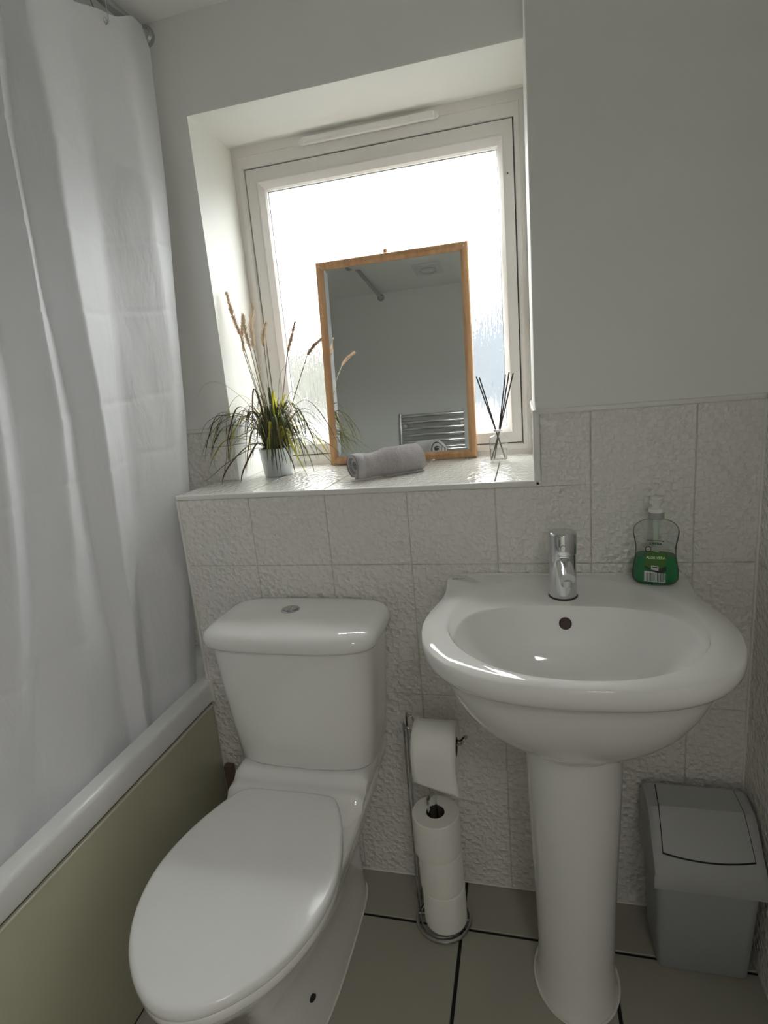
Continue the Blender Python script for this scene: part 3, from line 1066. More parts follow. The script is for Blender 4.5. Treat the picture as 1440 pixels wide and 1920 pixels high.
# overflow opening in the steep back wall of the bowl
so = 0.945
oc = Vector((BCX - 0.002, BCY + 0.145 * so, 0.8335 - 0.132 * (1 - so ** 5)))
sl = 0.132 * 5 * so ** 4 / 0.145
nv = Vector((0, -sl, 1)).normalized()
tv = Vector((0, 1 / sl, 1)).normalized()
b2 = bmesh.new()
rr = []
for d, r in ((-0.004, 0.0118), (0.0012, 0.0118), (0.0016, 0.0108), (0.0008, 0.0100)):
    rr.append([oc + nv * d + Vector((r * math.cos(2 * math.pi * k / 24), 0, 0)) + tv * (r * math.sin(2 * math.pi * k / 24)) for k in range(24)])
loft(b2, rr)
ovf = obj('overflow_hole', b2, M['overflow'], basin)
obj('waste', LT([(0.026, 0.7010), (0.027, 0.7040), (0.022, 0.7060), (0.0, 0.7060)], BCX, BCY, 28, cap1=False), M['chrome'], basin)
# pedestal: a tapering D-shaped column
bm = bmesh.new()
rings = []
for z, rx, ryf, ryb in ((0.0, 0.084, 0.104, 0.10), (0.01, 0.083, 0.103, 0.10), (0.03, 0.078, 0.096, 0.10), (0.10, 0.077, 0.093, 0.10), (0.25, 0.081, 0.093, 0.10), (0.40, 0.086, 0.095, 0.10), (0.52, 0.0895, 0.098, 0.10), (0.594, 0.0905, 0.099, 0.10)):
    rings.append([(BCX + 0.006 + rx * math.cos(a), -0.195 + (ryb if math.sin(a) > 0 else ryf) * math.sin(a), z) for a in [2 * math.pi * k / 56 for k in range(56)]])
loft(bm, rings)
obj('pedestal', bm, M['porcelain'], basin, angle=60)
obj('foot_sealant', TB([(p[0] * 1.0, p[1], 0.002) for p in [(BCX + 0.006 + 0.086 * math.cos(2 * math.pi * k / 48), -0.195 + 0.106 * math.sin(2 * math.pi * k / 48), 0) for k in range(48)]], 0.0025, 6, True), M['caulk'], basin)
obj('wall_sealant', BX(BCX - 0.235, BCX + 0.235, -0.0065, -0.0015, 0.838, 0.8475, 0.0015, 1), M['caulk'], basin)
b2 = TB([(-0.158 + 0.007 * math.cos(2 * math.pi * k / 16), -0.032 + 0.0035 * math.sin(2 * math.pi * k / 16), 0.8445) for k in range(16)], 0.0006, 5, True)
tube(b2, [(-0.160, -0.030, 0.8446), (-0.150, -0.031, 0.8446), (-0.139, -0.0285, 0.8446)], 0.0006, 5)
obj('maker_mark', b2, M['logo'], basin)

# ------------------------------------------------------------------ mixer tap
TYc = -0.102
tap = thing('mixer_tap', 'chrome cylindrical mixer tap standing on the basin', 'tap', (BCX - 0.002, TYc, 0.835))
tx = BCX - 0.002
obj('base_ring', LT([(0.0285, 0.8325), (0.0285, 0.8372), (0.027, 0.8382)], tx, TYc, 32), M['gasket'], tap)
obj('body', LT([(0.0262, 0.838), (0.0266, 0.842), (0.0262, 0.88), (0.0255, 0.926)], tx, TYc, 40), M['chrome'], tap)
obj('control_cap', LT([(0.0258, 0.925), (0.0272, 0.9265), (0.0276, 0.962), (0.0266, 0.966), (0.024, 0.9685), (0.0, 0.9695)], tx, TYc, 40, cap1=False), M['chrome'], tap)
b2 = bmesh.new()
sp = [(tx + 0.0005, TYc - 0.010, 0.9120), (tx + 0.002, TYc - 0.030, 0.9060), (tx + 0.0035, TYc - 0.052, 0.8985), (tx + 0.0045, TYc - 0.066, 0.8935)]
tube(b2, catmull(sp, 4), [0.0150 - 0.0012 * k / 12 for k in range(13)], 28)
spout = obj('spout', b2, M['chrome'], tap, angle=40)
e_ = Vector(sp[-1])
obj('aerator', LT([(0.0104, e_.z - 0.0160), (0.0110, e_.z - 0.0120), (0.0110, e_.z - 0.004)], e_.x - 0.0004, e_.y + 0.0095, 24), M['chromedull'], tap)
b2 = TB([(tx - 0.0002, TYc - 0.0270, 0.944), (tx - 0.0002, TYc - 0.033, 0.9445)], [0.0042, 0.0036], 12)
obj('cap_pin', b2, M['chromedull'], tap)  # small dull chrome pin on the front of the control cap

# ------------------------------------------------------------------ soap bottle
soap = thing('soap_bottle', 'half-empty clear pump bottle of green aloe soap on the basin corner', 'soap bottle', (0.243, -0.048, 0.8455))
bprof = [(0.0, 0.030, 0.018), (0.002, 0.036, 0.0215), (0.007, 0.0405, 0.025), (0.014, 0.0420, 0.0265), (0.030, 0.0412, 0.0262), (0.050, 0.0378, 0.0250), (0.068, 0.0364, 0.0245), (0.082, 0.0378, 0.0248), (0.095, 0.0402, 0.0255),
         (0.105, 0.0412, 0.0258), (0.113, 0.0390, 0.0245), (0.120, 0.0330, 0.0215), (0.125, 0.0240, 0.0175), (0.1275, 0.0150, 0.0135), (0.1290, 0.0130, 0.0130), (0.136, 0.0128, 0.0128)]
EXP = 2.7


def bring(z, a, b, off=0.0, n=48, ex=EXP):
    if a < 0.02:
        ex = 2.0
    return [((a - off) * math.copysign(abs(math.cos(t)) ** (2 / ex), math.cos(t)), (b - off) * math.copysign(abs(math.sin(t)) ** (2 / ex), math.sin(t)), z)
            for t in [2 * math.pi * k / n for k in range(n)]]


fine = catmull([(z, a, b) for z, a, b in bprof], 3)
bm = bmesh.new()
loft(bm, [bring(*p) for p in fine])
obj('bottle', bm, M['clearplastic'], soap, local=True, angle=60)
bm = bmesh.new()
lq = [p for p in fine if p[0] < 0.060]
loft(bm, [bring(max(p[0], 0.0012), p[1], p[2], 0.0014) for p in lq])
obj('liquid_soap', bm, M['soap'], soap, local=True, angle=60)
obj('collar', LT([(0.0122, 0.130), (0.0142, 0.1305), (0.0142, 0.1425), (0.0135, 0.1435)], 0, 0, 28), M['collar'], soap, local=True)
obj('dip_tube', TB([(0, 0, 0.132), (0.001, 0, 0.07), (0.004, 0.002, 0.006)], [0.0062, 0.0045, 0.0035], 12), M['pumptube'], soap, local=True)
pm = obj('pump_head', LT([(0.0142, 0.1435), (0.0148, 0.146), (0.0142, 0.1500), (0.0085, 0.1515), (0.0072, 0.1545), (0.0085, 0.160), (0.0112, 0.1665), (0.0122, 0.1705), (0.0108, 0.1730), (0.0, 0.1735)], 0, 0, 28, cap1=False), M['pumpwhite'], soap, local=True)
obj('spout_nozzle', TB([(-0.004, -0.006, 0.1665), (-0.010, -0.018, 0.1662)], [0.0048, 0.0036], 10), M['pumpwhite'], pm, local=True)


def bfront(x, z, off):
    a = interp(z, [p[0] for p in fine], [p[1] for p in fine])
    b = interp(z, [p[0] for p in fine], [p[2] for p in fine])
    return -b * max(0.0, 1 - abs(x / a) ** EXP) ** (1 / EXP) - off


def patch(outline_lo, outline_hi, x0, x1, off, nx=16, nz=6):
    """curved label patch: lower / upper edge as functions of u in 0..1"""
    bm = bmesh.new()
    g = []
    for i in range(nx + 1):
        u = i / nx
        x = lerp(x0, x1, u)
        zl, zh = outline_lo(u), outline_hi(u)
        g.append([bm.verts.new((x, bfront(x, lerp(zl, zh, j / nz), off), lerp(zl, zh, j / nz))) for j in range(nz + 1)])
    for i in range(nx):
        for j in range(nz):
            bm.faces.new((g[i][j], g[i + 1][j], g[i + 1][j + 1], g[i][j + 1]))
    return bm


L0, L1 = -0.0190, 0.0190
lab = obj('front_label', patch(lambda u: 0.0375 - 0.006 * math.sin(math.pi * min(1, u * 1.25) * 0.5), lambda u: 0.0715 - 0.0045 * sstep(0, 1, u), L0, L1, 0.0006), M['labelgreen'], soap, local=True)
obj('label_foot', patch(lambda u: 0.0365 - 0.0095 * sstep(0, 0.65, u) + 0.004 * sstep(0.75, 1, u), lambda u: 0.0412 - 0.006 * math.sin(math.pi * u), L0, L1, 0.0008), M['labelblack'], lab, local=True)
obj('label_badge', patch(lambda u: 0.0335 - 0.002 * u, lambda u: 0.0425 - 0.0025 * u, -0.0075, 0.0055, 0.0011, 8, 3), M['labelwhite'], lab, local=True)
for z0, z1, xa, xb in ((0.0375, 0.0398, -0.0052, 0.0035), (0.0345, 0.0353, -0.0045, 0.0032)):
    obj('badge_print', patch(lambda u: z0, lambda u: z1, xa, xb, 0.0014, 6, 1), M['print_dark'], lab, local=True)
bc = obj('barcode_label', patch(lambda u: 0.0085 - 0.001 * u, lambda u: 0.0300 - 0.0035 * sstep(0, 1, u), -0.0195, 0.0180, 0.0007), M['labelwhite'], soap, local=True)
random.seed(3)
xx = -0.0165
while xx < 0.0155:
    w = random.choice((0.0005, 0.0008, 0.0012))
    obj('barcode_bar', patch(lambda u: 0.0092, lambda u: 0.0268, xx, xx + w, 0.0010, 1, 3), M['print_dark'], bc, local=True)
    xx += w + random.choice((0.0007, 0.001, 0.0014))


def disc_on(x, z, r0, r1, off, m_, parent, name):
    bm = bmesh.new()
    n = 24
    ri = [bm.verts.new((x + r0 * math.cos(2 * math.pi * k / n), bfront(x + r0 * math.cos(2 * math.pi * k / n), z, off), z + r0 * math.sin(2 * math.pi * k / n))) for k in range(n)] if r0 > 0 else None
    ro = [bm.verts.new((x + r1 * math.cos(2 * math.pi * k / n), bfront(x + r1 * math.cos(2 * math.pi * k / n), z, off), z + r1 * math.sin(2 * math.pi * k / n))) for k in range(n)]
    if ri:
        for k in range(n):
            bm.faces.new((ri[k], ri[(k + 1) % n], ro[(k + 1) % n], ro[k]))
    else:
        bm.faces.new(ro)
    return obj(name, bm, m_, parent, local=True)


disc_on(-0.0132, 0.0748, 0, 0.0042, 0.0011, M['labelwhite'], lab, 'seal_mark')
disc_on(-0.0132, 0.0748, 0.0040, 0.0058, 0.0013, M['labelblack'], lab, 'seal_ring')
obj('seal_print', patch(lambda u: 0.0739, lambda u: 0.0757, -0.0152, -0.0112, 0.0014, 3, 1), M['print_dark'], lab, local=True)
# small dark print above the label: a broken line and a second line inside a thin oval
for xa, xb, zz, hh in ((-0.0155, -0.012, 0.0915, 0.0016), (-0.0112, -0.0082, 0.0915, 0.0012), (-0.0074, -0.0035, 0.0917, 0.0011), (-0.0027, 0.0006, 0.0918, 0.0011), (0.0014, 0.0052, 0.0917, 0.0012), (0.006, 0.0095, 0.0912, 0.0013), (0.0105, 0.0135, 0.0902, 0.002),
                       (-0.0108, -0.0098, 0.0845, 0.0036), (-0.0098, -0.0075, 0.0843, 0.0009), (-0.006, -0.0036, 0.0846, 0.002), (-0.0025, -0.0002, 0.0846, 0.0022), (0.0008, 0.003, 0.0846, 0.002), (0.0038, 0.0062, 0.0845, 0.002), (0.007, 0.0098, 0.0842, 0.0026)):
    obj('bottle_print', patch(lambda u: zz, lambda u: zz + hh, xa, xb, 0.0005, 2, 1), M['print_dark'], soap, local=True)
b2 = bmesh.new()
op = []
for k in range(14):
    a = math.radians(20 + 140 * k / 13)
    x, z = -0.001 + 0.0075 * math.cos(a), 0.0858 + 0.0034 * math.sin(a)
    op.append((x, bfront(x, z, 0.0006), z))
tube(b2, op, 0.0003, 4)
obj('bottle_print', b2, M['print_dark'], soap, local=True)
# lettering
cu = bpy.data.curves.new('lettering', 'FONT')
cu.body = 'ALOE VERA'
cu.align_x = 'CENTER'
cu.align_y = 'CENTER'
cu.size = 0.0074
cu.resolution_u = 3
cu.offset = 0.00012
tmp = bpy.data.objects.new('lettering_tmp', cu)
COL.objects.link(tmp)
bpy.context.view_layer.update()
me = bpy.data.meshes.new_from_object(tmp.evaluated_get(bpy.context.evaluated_depsgraph_get()))
bpy.data.objects.remove(tmp)
xs_ = [v.co.x for v in me.vertices]
fsc = 0.0335 / (max(xs_) - min(xs_))
for v in me.vertices:
    x, z = v.co.x * fsc, 0.0575 + v.co.y
    v.co = (x, bfront(x, z, 0.0012), z)
me.materials.append(M['print_lime'])
lt = bpy.data.objects.new('lettering', me)
COL.objects.link(lt)
lt.parent = lab
soap.rotation_euler = (0, 0, math.radians(-11))

# ------------------------------------------------------------------ toilet roll holder and rolls
HX, HY = -0.226, -0.112
hold = thing('toilet_roll_holder', 'free-standing chrome wire toilet roll holder on the floor beside the pedestal', 'roll holder', (HX, HY, 0))
obj('base_ring', TB([(HX + 0.064 * math.cos(2 * math.pi * k / 48), HY + 0.064 * math.sin(2 * math.pi * k / 48), 0.0055) for k in range(48)], 0.0045, 10, True), M['wire'], hold)
obj('base_ring', TB([(HX + 0.055 * math.cos(2 * math.pi * k / 48), HY + 0.055 * math.sin(2 * math.pi * k / 48), 0.0075) for k in range(48)], 0.0025, 8, True), M['wire'], hold)
wx = -0.2865
RA = 0.486   # height of the arm
w1 = [(wx, HY + 0.032, 0.009), (wx, HY + 0.032, 0.25), (wx + 0.002, HY + 0.030, 0.515), (wx + 0.006, HY + 0.029, 0.530), (wx + 0.013, HY + 0.028, 0.532), (wx + 0.020, HY + 0.026, 0.520), (wx + 0.026, HY + 0.020, 0.503), (wx + 0.040, HY + 0.010, RA + 0.008), (wx + 0.120, HY + 0.008, RA + 0.004),
      (wx + 0.136, HY + 0.007, RA + 0.016), (wx + 0.142, HY + 0.002, RA + 0.021)]
w2 = [(wx - 0.002, HY + 0.010, 0.009), (wx - 0.002, HY + 0.010, 0.25), (wx, HY + 0.006, 0.503), (wx + 0.004, HY + 0.004, 0.517), (wx + 0.011, HY + 0.003, 0.518), (wx + 0.018, HY + 0.001, 0.510), (wx + 0.026, HY - 0.002, 0.500), (wx + 0.040, HY - 0.006, RA + 0.008), (wx + 0.120, HY - 0.006, RA + 0.004),
      (wx + 0.136, HY - 0.005, RA + 0.016), (wx + 0.142, HY + 0.002, RA + 0.021)]
obj('wire_post', TB(catmull(w1, 5), 0.0026, 8), M['wire'], hold)
obj('wire_post', TB(catmull(w2, 5), 0.0026, 8), M['wire'], hold)
b2 = bmesh.new()
sx, sy = HX + 0.001, HY + 0.002
path = [(sx - 0.0155, sy - 0.009, 0.150), (sx - 0.0155, sy - 0.009, 0.341), (sx - 0.0120, sy - 0.006, 0.350), (sx - 0.0035, sy + 0.002, 0.351), (sx - 0.0005, sy + 0.005, 0.343), (sx - 0.0005, sy + 0.005, 0.150)]
rings = []
dirv = Vector((0.5, -0.85, 0)).normalized()
for i, p in enumerate(path):
    p = Vector(p)
    t = (Vector(path[min(i + 1, 5)]) - Vector(path[max(i - 1, 0)])).normalized()
    nrm = t.cross(dirv).normalized()
    rings.append([p + dirv * 0.0052 + nrm * 0.0013, p - dirv * 0.0052 + nrm * 0.0013, p - dirv * 0.0052 - nrm * 0.0013, p + dirv * 0.0052 - nrm * 0.0013])
loft(b2, rings)
tube(b2, [(sx - 0.007, sy - 0.002, 0.150), (sx - 0.007, sy - 0.002, 0.0075)], 0.003, 8)
obj('spare_roll_post', b2, M['chrome'], hold, angle=30)
tube_b = TB([(HX - 0.062, HY, 0.0065), (sx - 0.007, sy - 0.002, 0.0075), (HX + 0.062, HY, 0.0065)], 0.0028, 8)
obj('base_bar', tube_b, M['chrome'], hold)


def roll(name, label, cx, cy, z0, z1, r, seg=48, group='rolls stacked on the holder'):
    t = thing(name, label, 'toilet roll', (cx, cy, z0), group)
    bm = bmesh.new()
    prof = [(0.0215, z0 + 0.001), (r - 0.003, z0), (r - 0.0005, z0 + 0.002), (r, z0 + 0.006), (r, z1 - 0.006), (r - 0.0005, z1 - 0.002), (r - 0.003, z1), (0.0215, z1 - 0.001)]
    R = lathe(bm, prof, cx, cy, seg, False, False)
    for i in range(seg):
        j = (i + 1) % seg
        bm.faces.new((R[-1][i], R[-1][j], R[0][j], R[0][i]))
    obj('paper', bm, M['paper'], t, angle=40)
    bm = bmesh.new()
    prof = [(0.0212, z0), (0.0212, z1 - 0.0015), (0.0202, z1 - 0.0015), (0.0202, z0)]
    R = lathe(bm, prof, cx, cy, seg, False, False)
    for i in range(seg):
        j = (i + 1) % seg
        bm.faces.new((R[-1][i], R[-1][j], R[0][j], R[0][i]))
    obj('core', bm, M['core'], t)
    return t


roll('toilet_roll', 'spare white toilet roll at the bottom of the stack on the holder', HX + 0.006, HY - 0.002, 0.010, 0.110, 0.0505)
roll('toilet_roll', 'middle spare white toilet roll in the stack on the holder', HX + 0.003, HY, 0.110, 0.208, 0.0515)
roll('toilet_roll', 'topmost spare white toilet roll with the chrome post poking out', HX - 0.001, HY, 0.208, 0.306, 0.0550)

# the roll in use on the arm, with a sheet hanging down in front
rx0, rx1, ry, rz, rr_ = -0.262, -0.166, HY + 0.001, 0.480, 0.0545
hr = thing('toilet_roll', 'white toilet roll hanging on the wire arm with its sheet hanging down', 'toilet roll', ((rx0 + rx1) / 2, ry, rz - rr_))
bm = bmesh.new()
seg = 56


def xr(x, r, a):
    return (x, ry + r * math.cos(a), rz + r * math.sin(a))


prof = [(0.0215, rx0 + 0.001), (rr_ - 0.002, rx0), (rr_, rx0 + 0.003), (rr_, rx1 - 0.003), (rr_ - 0.002, rx1), (0.0215, rx1 - 0.001)]
R = [[bm.verts.new(xr(x, r, 2 * math.pi * k / seg)) for k in range(seg)] for r, x in prof]
for q in range(len(R)):
    A, B = R[q], R[(q + 1) % len(R)]
    for i in range(seg):
        j = (i + 1) % seg
        bm.faces.new((A[i], A[j], B[j], B[i]))
obj('paper', bm, M['paper'], hr, angle=40)
bm = bmesh.new()
prof = [(0.0212, rx0 + 0.002), (0.0212, rx1 - 0.002), (0.0202, rx1 - 0.002), (0.0202, rx0 + 0.002)]
R = [[bm.verts.new(xr(x, r, 2 * math.pi * k / seg)) for k in range(seg)] for r, x in prof]
for q in range(len(R)):
    A, B = R[q], R[(q + 1) % len(R)]
    for i in range(seg):
        j = (i + 1) % seg
        bm.faces.new((A[i], A[j], B[j], B[i]))
obj('core', bm, M['core'], hr)
bm = bmesh.new()
rows = []
for k in range(24):
    a = math.radians(80 + 100 * k / 23)
    rows.append([(x, ry + (rr_ + 0.0012) * math.cos(a), rz + (rr_ + 0.0012) * math.sin(a)) for x in [lerp(rx0 + 0.001, rx1 - 0.001, u / 8) for u in range(9)]])
for k in range(1, 15):
    d = k / 14
    row = []
    for u in range(9):
        x = lerp(rx0 + 0.001, rx1 - 0.001, u / 8)
        L = lerp(0.066, 0.082, u / 8)
        row.append((x + 0.006 * d * (u / 8), ry - rr_ - 0.0012 + 0.010 * d * d * (1 - u / 8) - 0.004 * d * d * (u / 8), rz - L * d))
    rows.append(row)
G_ = [[bm.verts.new(p) for p in r] for r in rows]
for a, b in zip(G_[:-1], G_[1:]):
    for i in range(8):
        bm.faces.new((a[i], a[i + 1], b[i + 1], b[i]))
sh = obj('hanging_sheet', bm, M['paper'], hr, angle=60)
sd = sh.modifiers.new('thickness', 'SOLIDIFY')
sd.thickness = 0.0006

# ------------------------------------------------------------------ swing bin
NX, NY = 0.331, -0.092
bin_ = thing('swing_bin', 'grey plastic swing-lid bin in the corner beside the pedestal', 'bin', (NX, NY, 0))


def brect(hx, y0, y1, z, r=0.02):
    return rrect(NX - hx, NX + hx, y0, y1, r, z, 6)


bm = bmesh.new()
loft(bm, [brect(0.084, -0.146, -0.030, 0.001, 0.014), brect(0.088, -0.150, -0.026, 0.006, 0.016), brect(0.098, -0.163, -0.014, 0.255, 0.02), brect(0.096, -0.161, -0.016, 0.255, 0.019), brect(0.080, -0.14, -0.04, 0.05, 0.014)])
obj('body', bm, M['binbody'], bin_, angle=40)
# domed lid: profile in y-z swept across x with bevelled ends
lp = [(-0.172, 0.228), (-0.1735, 0.232), (-0.1725, 0.262), (-0.166, 0.275), (-0.120, 0.328), (-0.090, 0.3565), (-0.062, 0.3625), (-0.036, 0.3665), (-0.020, 0.360), (-0.0085, 0.335), (-0.006, 0.30), (-0.006, 0.228)]
bm = bmesh.new()
secs = []
for hx, sh_ in ((0.1065, 0.0), (0.1030, 0.010), (0.0955, 0.0135)):
    pass


def lid_sec(x, shr):
    cyl, czl = -0.09, 0.20
    out = []
    for y, z in lp:
        t = sstep(0.24, 0.30, z)
        out.append((x, cyl + (y - cyl) * (1 - shr * 4 * t), z - shr * t * 0.9))
    return out


for dx, shr in ((-0.1035, 0.016), (-0.1015, 0.006), (-0.096, 0.0012), (-0.09, 0.0), (-0.05, 0), (0, 0), (0.05, 0), (0.09, 0.0), (0.096, 0.0012), (0.1015, 0.006), (0.1035, 0.016)):
    secs.append(lid_sec(NX + dx, shr))
loft(bm, secs, True, True)
lidb = obj('lid', bm, M['binlid'], bin_, angle=30)
# swing flap: a slightly raised panel following the lid profile, with its dark seam
fp = [(-0.150, 0.2965), (-0.120, 0.3295), (-0.090, 0.3580), (-0.062, 0.3640), (-0.036, 0.3680)]


def flap_bm(hw0, hw1, off, e):
    b = bmesh.new()
    rows = []
    pts = [fp[0], fp[1], fp[2], fp[3], fp[4]]
    for i, (y, z) in enumerate(pts):
        hw = lerp(hw0, hw1, i / 4)
        rows.append([(NX + u * hw, y - (e if i == 0 else 0) - (0.006 * (1 - u * u) if i == 0 else 0), z + off - (0.0065 * (1 - u * u) if i == 0 else 0) - (e if i == 0 else 0)) for u in [-1 + k / 6 for k in range(13)]])
    G2 = [[b.verts.new(p) for p in r] for r in rows]
    for A, B in zip(G2[:-1], G2[1:]):
        for i in range(12):
            b.faces.new((A[i], A[i + 1], B[i + 1], B[i]))
    ext = bmesh.ops.extrude_face_region(b, geom=list(b.faces))
    bmesh.ops.translate(b, verts=[v for v in ext['geom'] if isinstance(v, bmesh.types.BMVert)], vec=(0, 0.003, -0.004))
    return b


sub('flap_seam', flap_bm(0.0845, 0.0775, 0.0006, 0.0015), M['dark'], lidb, bin_.location, angle=30)
sub('flap', flap_bm(0.083, 0.076, 0.0016, 0.0), M['binlid'], lidb, bin_.location, angle=25)

# ------------------------------------------------------------------ small pipe cover and valve behind the toilet
bm = BX(-0.826, -0.801, -0.022, -0.003, 0.004, 0.300, 0.003, 2)
pc = obj('pipe_cover', bm, M['brown'])
tag(pc, 'short brown upright pipe cover in the corner between bath panel and toilet', 'pipe cover')

# ------------------------------------------------------------------ mirror
mir = thing('wall_mirror', 'pine-framed rectangular mirror leaning against the window on the sill', 'mirror', (-0.5682, 0.3846, 1.0551))
MW, MH = 0.4354, 0.579
MTILT = math.radians(4.69)
# local frame: x along width, z up the mirror, y = depth behind the front face
FW = 0.0215


def rail(p_out0, p_out1, p_in1, p_in0):
    bm = bmesh.new()
    secs = []
    for po, pi in ((p_out0, p_in0), (p_out1, p_in1)):
        sec = []
        for f, y in ((0.0, 0.024), (0.0, 0.004), (0.12, 0.0008), (0.3, 0.0), (0.62, 0.0005), (0.86, 0.0045), (1.0, 0.0085), (1.0, 0.024)):
            sec.append((lerp(po[0], pi[0], f), y, lerp(po[1], pi[1], f)))
        secs.append(sec)
    loft(bm, secs)
    return bm


O = [(0, 0), (MW, 0), (MW, MH), (0, MH)]
I = [(FW, FW), (MW - FW, FW), (MW - FW, MH - FW), (FW, MH - FW)]
for k in range(4):
    obj('frame_rail', rail(O[k], O[(k + 1) % 4], I[(k + 1) % 4], I[k]), M['wood'], mir, local=True, angle=30)
bm = bmesh.new()
bvl = 0.011
o_ = [(FW - 0.003, FW - 0.003), (MW - FW + 0.003, FW - 0.003), (MW - FW + 0.003, MH - FW + 0.003), (FW - 0.003, MH - FW + 0.003)]
i_ = [(FW + bvl, FW + bvl), (MW - FW - bvl, FW + bvl), (MW - FW - bvl, MH - FW - bvl), (FW + bvl, MH - FW - bvl)]
vo = [bm.verts.new((p[0], 0.0103, p[1])) for p in o_]
vi = [bm.verts.new((p[0], 0.0100, p[1])) for p in i_]
vb_ = [bm.verts.new((p[0], 0.014, p[1])) for p in o_]
bm.faces.new(vi)
for k in range(4):
    j = (k + 1) % 4
    bm.faces.new((vo[k], vo[j], vi[j], vi[k]))
    bm.faces.new((vb_[k], vb_[j], vo[j], vo[k]))
bm.faces.new(vb_[::-1])
obj('mirror_glass', bm, M['mirror'], mir, local=True, smooth=False)
obj('backing_board', BX(0.012, MW - 0.012, 0.0145, 0.020, 0.012, MH - 0.012), M['backing'], mir, local=True)
bm = bmesh.new()
tube(bm, [(0.206, 0.0142, MH - 0.004), (0.206, 0.014, MH + 0.006), (0.206, 0.0138, MH + 0.011), (0.206, 0.0135, MH + 0.014)], [0.0055, 0.0068, 0.0060, 0.0025], 14)
obj('hanging_lug', bm, M['wood'], mir, local=True)
for px_ in (0.404, 0.412):
    obj('foot_pin', TB([(px_, 0.008, 0.002), (px_, 0.008, -0.0038)], 0.002, 8), M['backing'], mir, local=True)
obj('foot_pin', TB([(0.03, 0.008, 0.002), (0.03, 0.008, -0.0038)], 0.002, 8), M['backing'], mir, local=True)
for (xa, za, xb, zb) in ((0.010, MH - 0.010, 0.020, MH - 0.020), (MW - 0.010, MH - 0.010, MW - 0.018, MH - 0.019)):
    obj('mitre_pin', TB([(xa, 0.0006, za), (xb, 0.004, zb)], [0.0018, 0.0006], 6), M['trim'], mir, local=True)
mir.rotation_euler = (-MTILT, 0, 0)

# ------------------------------------------------------------------ rolled towel
tow = thing('rolled_towel', 'rolled grey towel lying on the sill in front of the mirror', 'towel', (-0.333, 0.148, ZL))
A0, A1 = Vector((-0.414, 0.098, ZL + 0.0400)), Vector((-0.272, 0.222, ZL + 0.0400))
ax = (A1 - A0).normalized()
sd_ = Vector((0, 0, 1)).cross(ax).normalized()     # sideways
upv = Vector((0, 0, 1))
TL = (A1 - A0).length
# spiral section: thick sheet rolled up
turns = 2.52
NSp = 150
THK = 0.0080


def spiral(t, s):
    """t 0..1 along the sheet from core to outside; s position along axis 0..1; returns centre radius point and outward normal"""
    ang = 2 * math.pi * turns * t + 0.9
    r = 0.0060 + (0.0395 - 0.0060 - THK * 0.5) * t
    wob = 1 + 0.05 * math.sin(3 * ang + 4 * s) + 0.04 * math.sin(2 * ang + 1.0)
    y, z = r * wob * math.cos(ang), r * wob * math.sin(ang)
    if z < 0:
        z *= 0.92
    return y, z, ang


bm = bmesh.new()
cs = []
NA = 46
for a in range(NA + 1):
    s = a / NA
    ring_o, ring_i = [], []
    ridge = 0.0
    for q in range(5):
        ridge += 0.0020 * math.exp(-((s - (0.46 + 0.042 * q)) / 0.012) ** 2)
    endr = -0.0012 * sstep(0.10, 0.03, s)
    endb = -0.002 * sstep(0.96, 1.0, s) ** 2
    dent = -0.0040 * math.exp(-((s - 0.30) / 0.10) ** 2)
    rad = 1 + 0.10 * (s - 0.3)
    for k in range(NSp + 1):
        t = k / NSp
        y, z, ang = spiral(t, s)
        n = Vector((math.cos(ang), math.sin(ang)))
        th = THK * 0.5 * min(1.0, 6 * (1 - t) + 0.35, 8 * t + 0.4)
        outer = ridge + endr + dent if t > 0.6 else 0
        nz_ = noise.noise(Vector((s * 9, math.cos(ang) * 2.2, math.sin(ang) * 2.2 + t * 3))) * 0.0012
        shift = 0.016 * (1 - t) * (1 - s)
        base = A0 + ax * (s * TL + shift)
        po = base + sd_ * ((y + n.x * (th + outer + nz_)) * rad) + upv * ((z + n.y * (th + outer + nz_)) * rad)
        pi_ = base + sd_ * ((y - n.x * th) * rad) + upv * ((z - n.y * th) * rad)
        ring_o.append(po)
        ring_i.append(pi_)
    cs.append(ring_o + ring_i[::-1])
minz = min(p.z for r in cs for p in r)
for r in cs:
    for p in r:
        p.z += ZL + 0.0006 - minz
loft(bm, cs, True, True)
obj('towelling', bm, M['towel'], tow, angle=70)
# flat woven band near the visible end and the loose end tucked under the roll
bm = bmesh.new()
secs = []
for s in (0.015, 0.02, 0.115, 0.125):
    ring = []
    for k in range(70):
        t = 0.66 + 0.325 * k / 69
        y, z, ang = spiral(t, s)
        n = Vector((math.cos(ang), math.sin(ang)))
        off = THK * 0.5 + 0.0002 if s in (0.015, 0.125) else THK * 0.5 + 0.0010
        rad = 1 + 0.10 * (s - 0.3)
        p = A0 + ax * (s * TL) + sd_ * ((y + n.x * off) * rad) + upv * ((z + n.y * off) * rad)
        p.z += ZL + 0.0006 - minz
        p.z = max(p.z, ZL + 0.0003)
        ring.append(p)
    secs.append(ring)
loft(bm, secs, False, False, closed=False)
obj('woven_band', bm, M['towelband'], tow, angle=60)
bm = bmesh.new()
fl = []
for s in (0.42, 0.44, 0.7, 0.98, 1.0):
    c_ = A0 + ax * (s * TL) - sd_ * -0.0
    w_ = 0.033
    fl.append([c_ - sd_ * 0.004 + upv * (ZL + 0.001 - c_.z), c_ - sd_ * w_ + upv * (ZL + 0.001 - c_.z), c_ - sd_ * (w_ + 0.0015) + upv * (ZL + 0.0035 - c_.z), c_ - sd_ * w_ + upv * (ZL + 0.006 - c_.z), c_ - sd_ * 0.004 + upv * (ZL + 0.006 - c_.z)])
loft(bm, fl)
obj('tucked_flap', bm, M['towelband'], tow, angle=50)

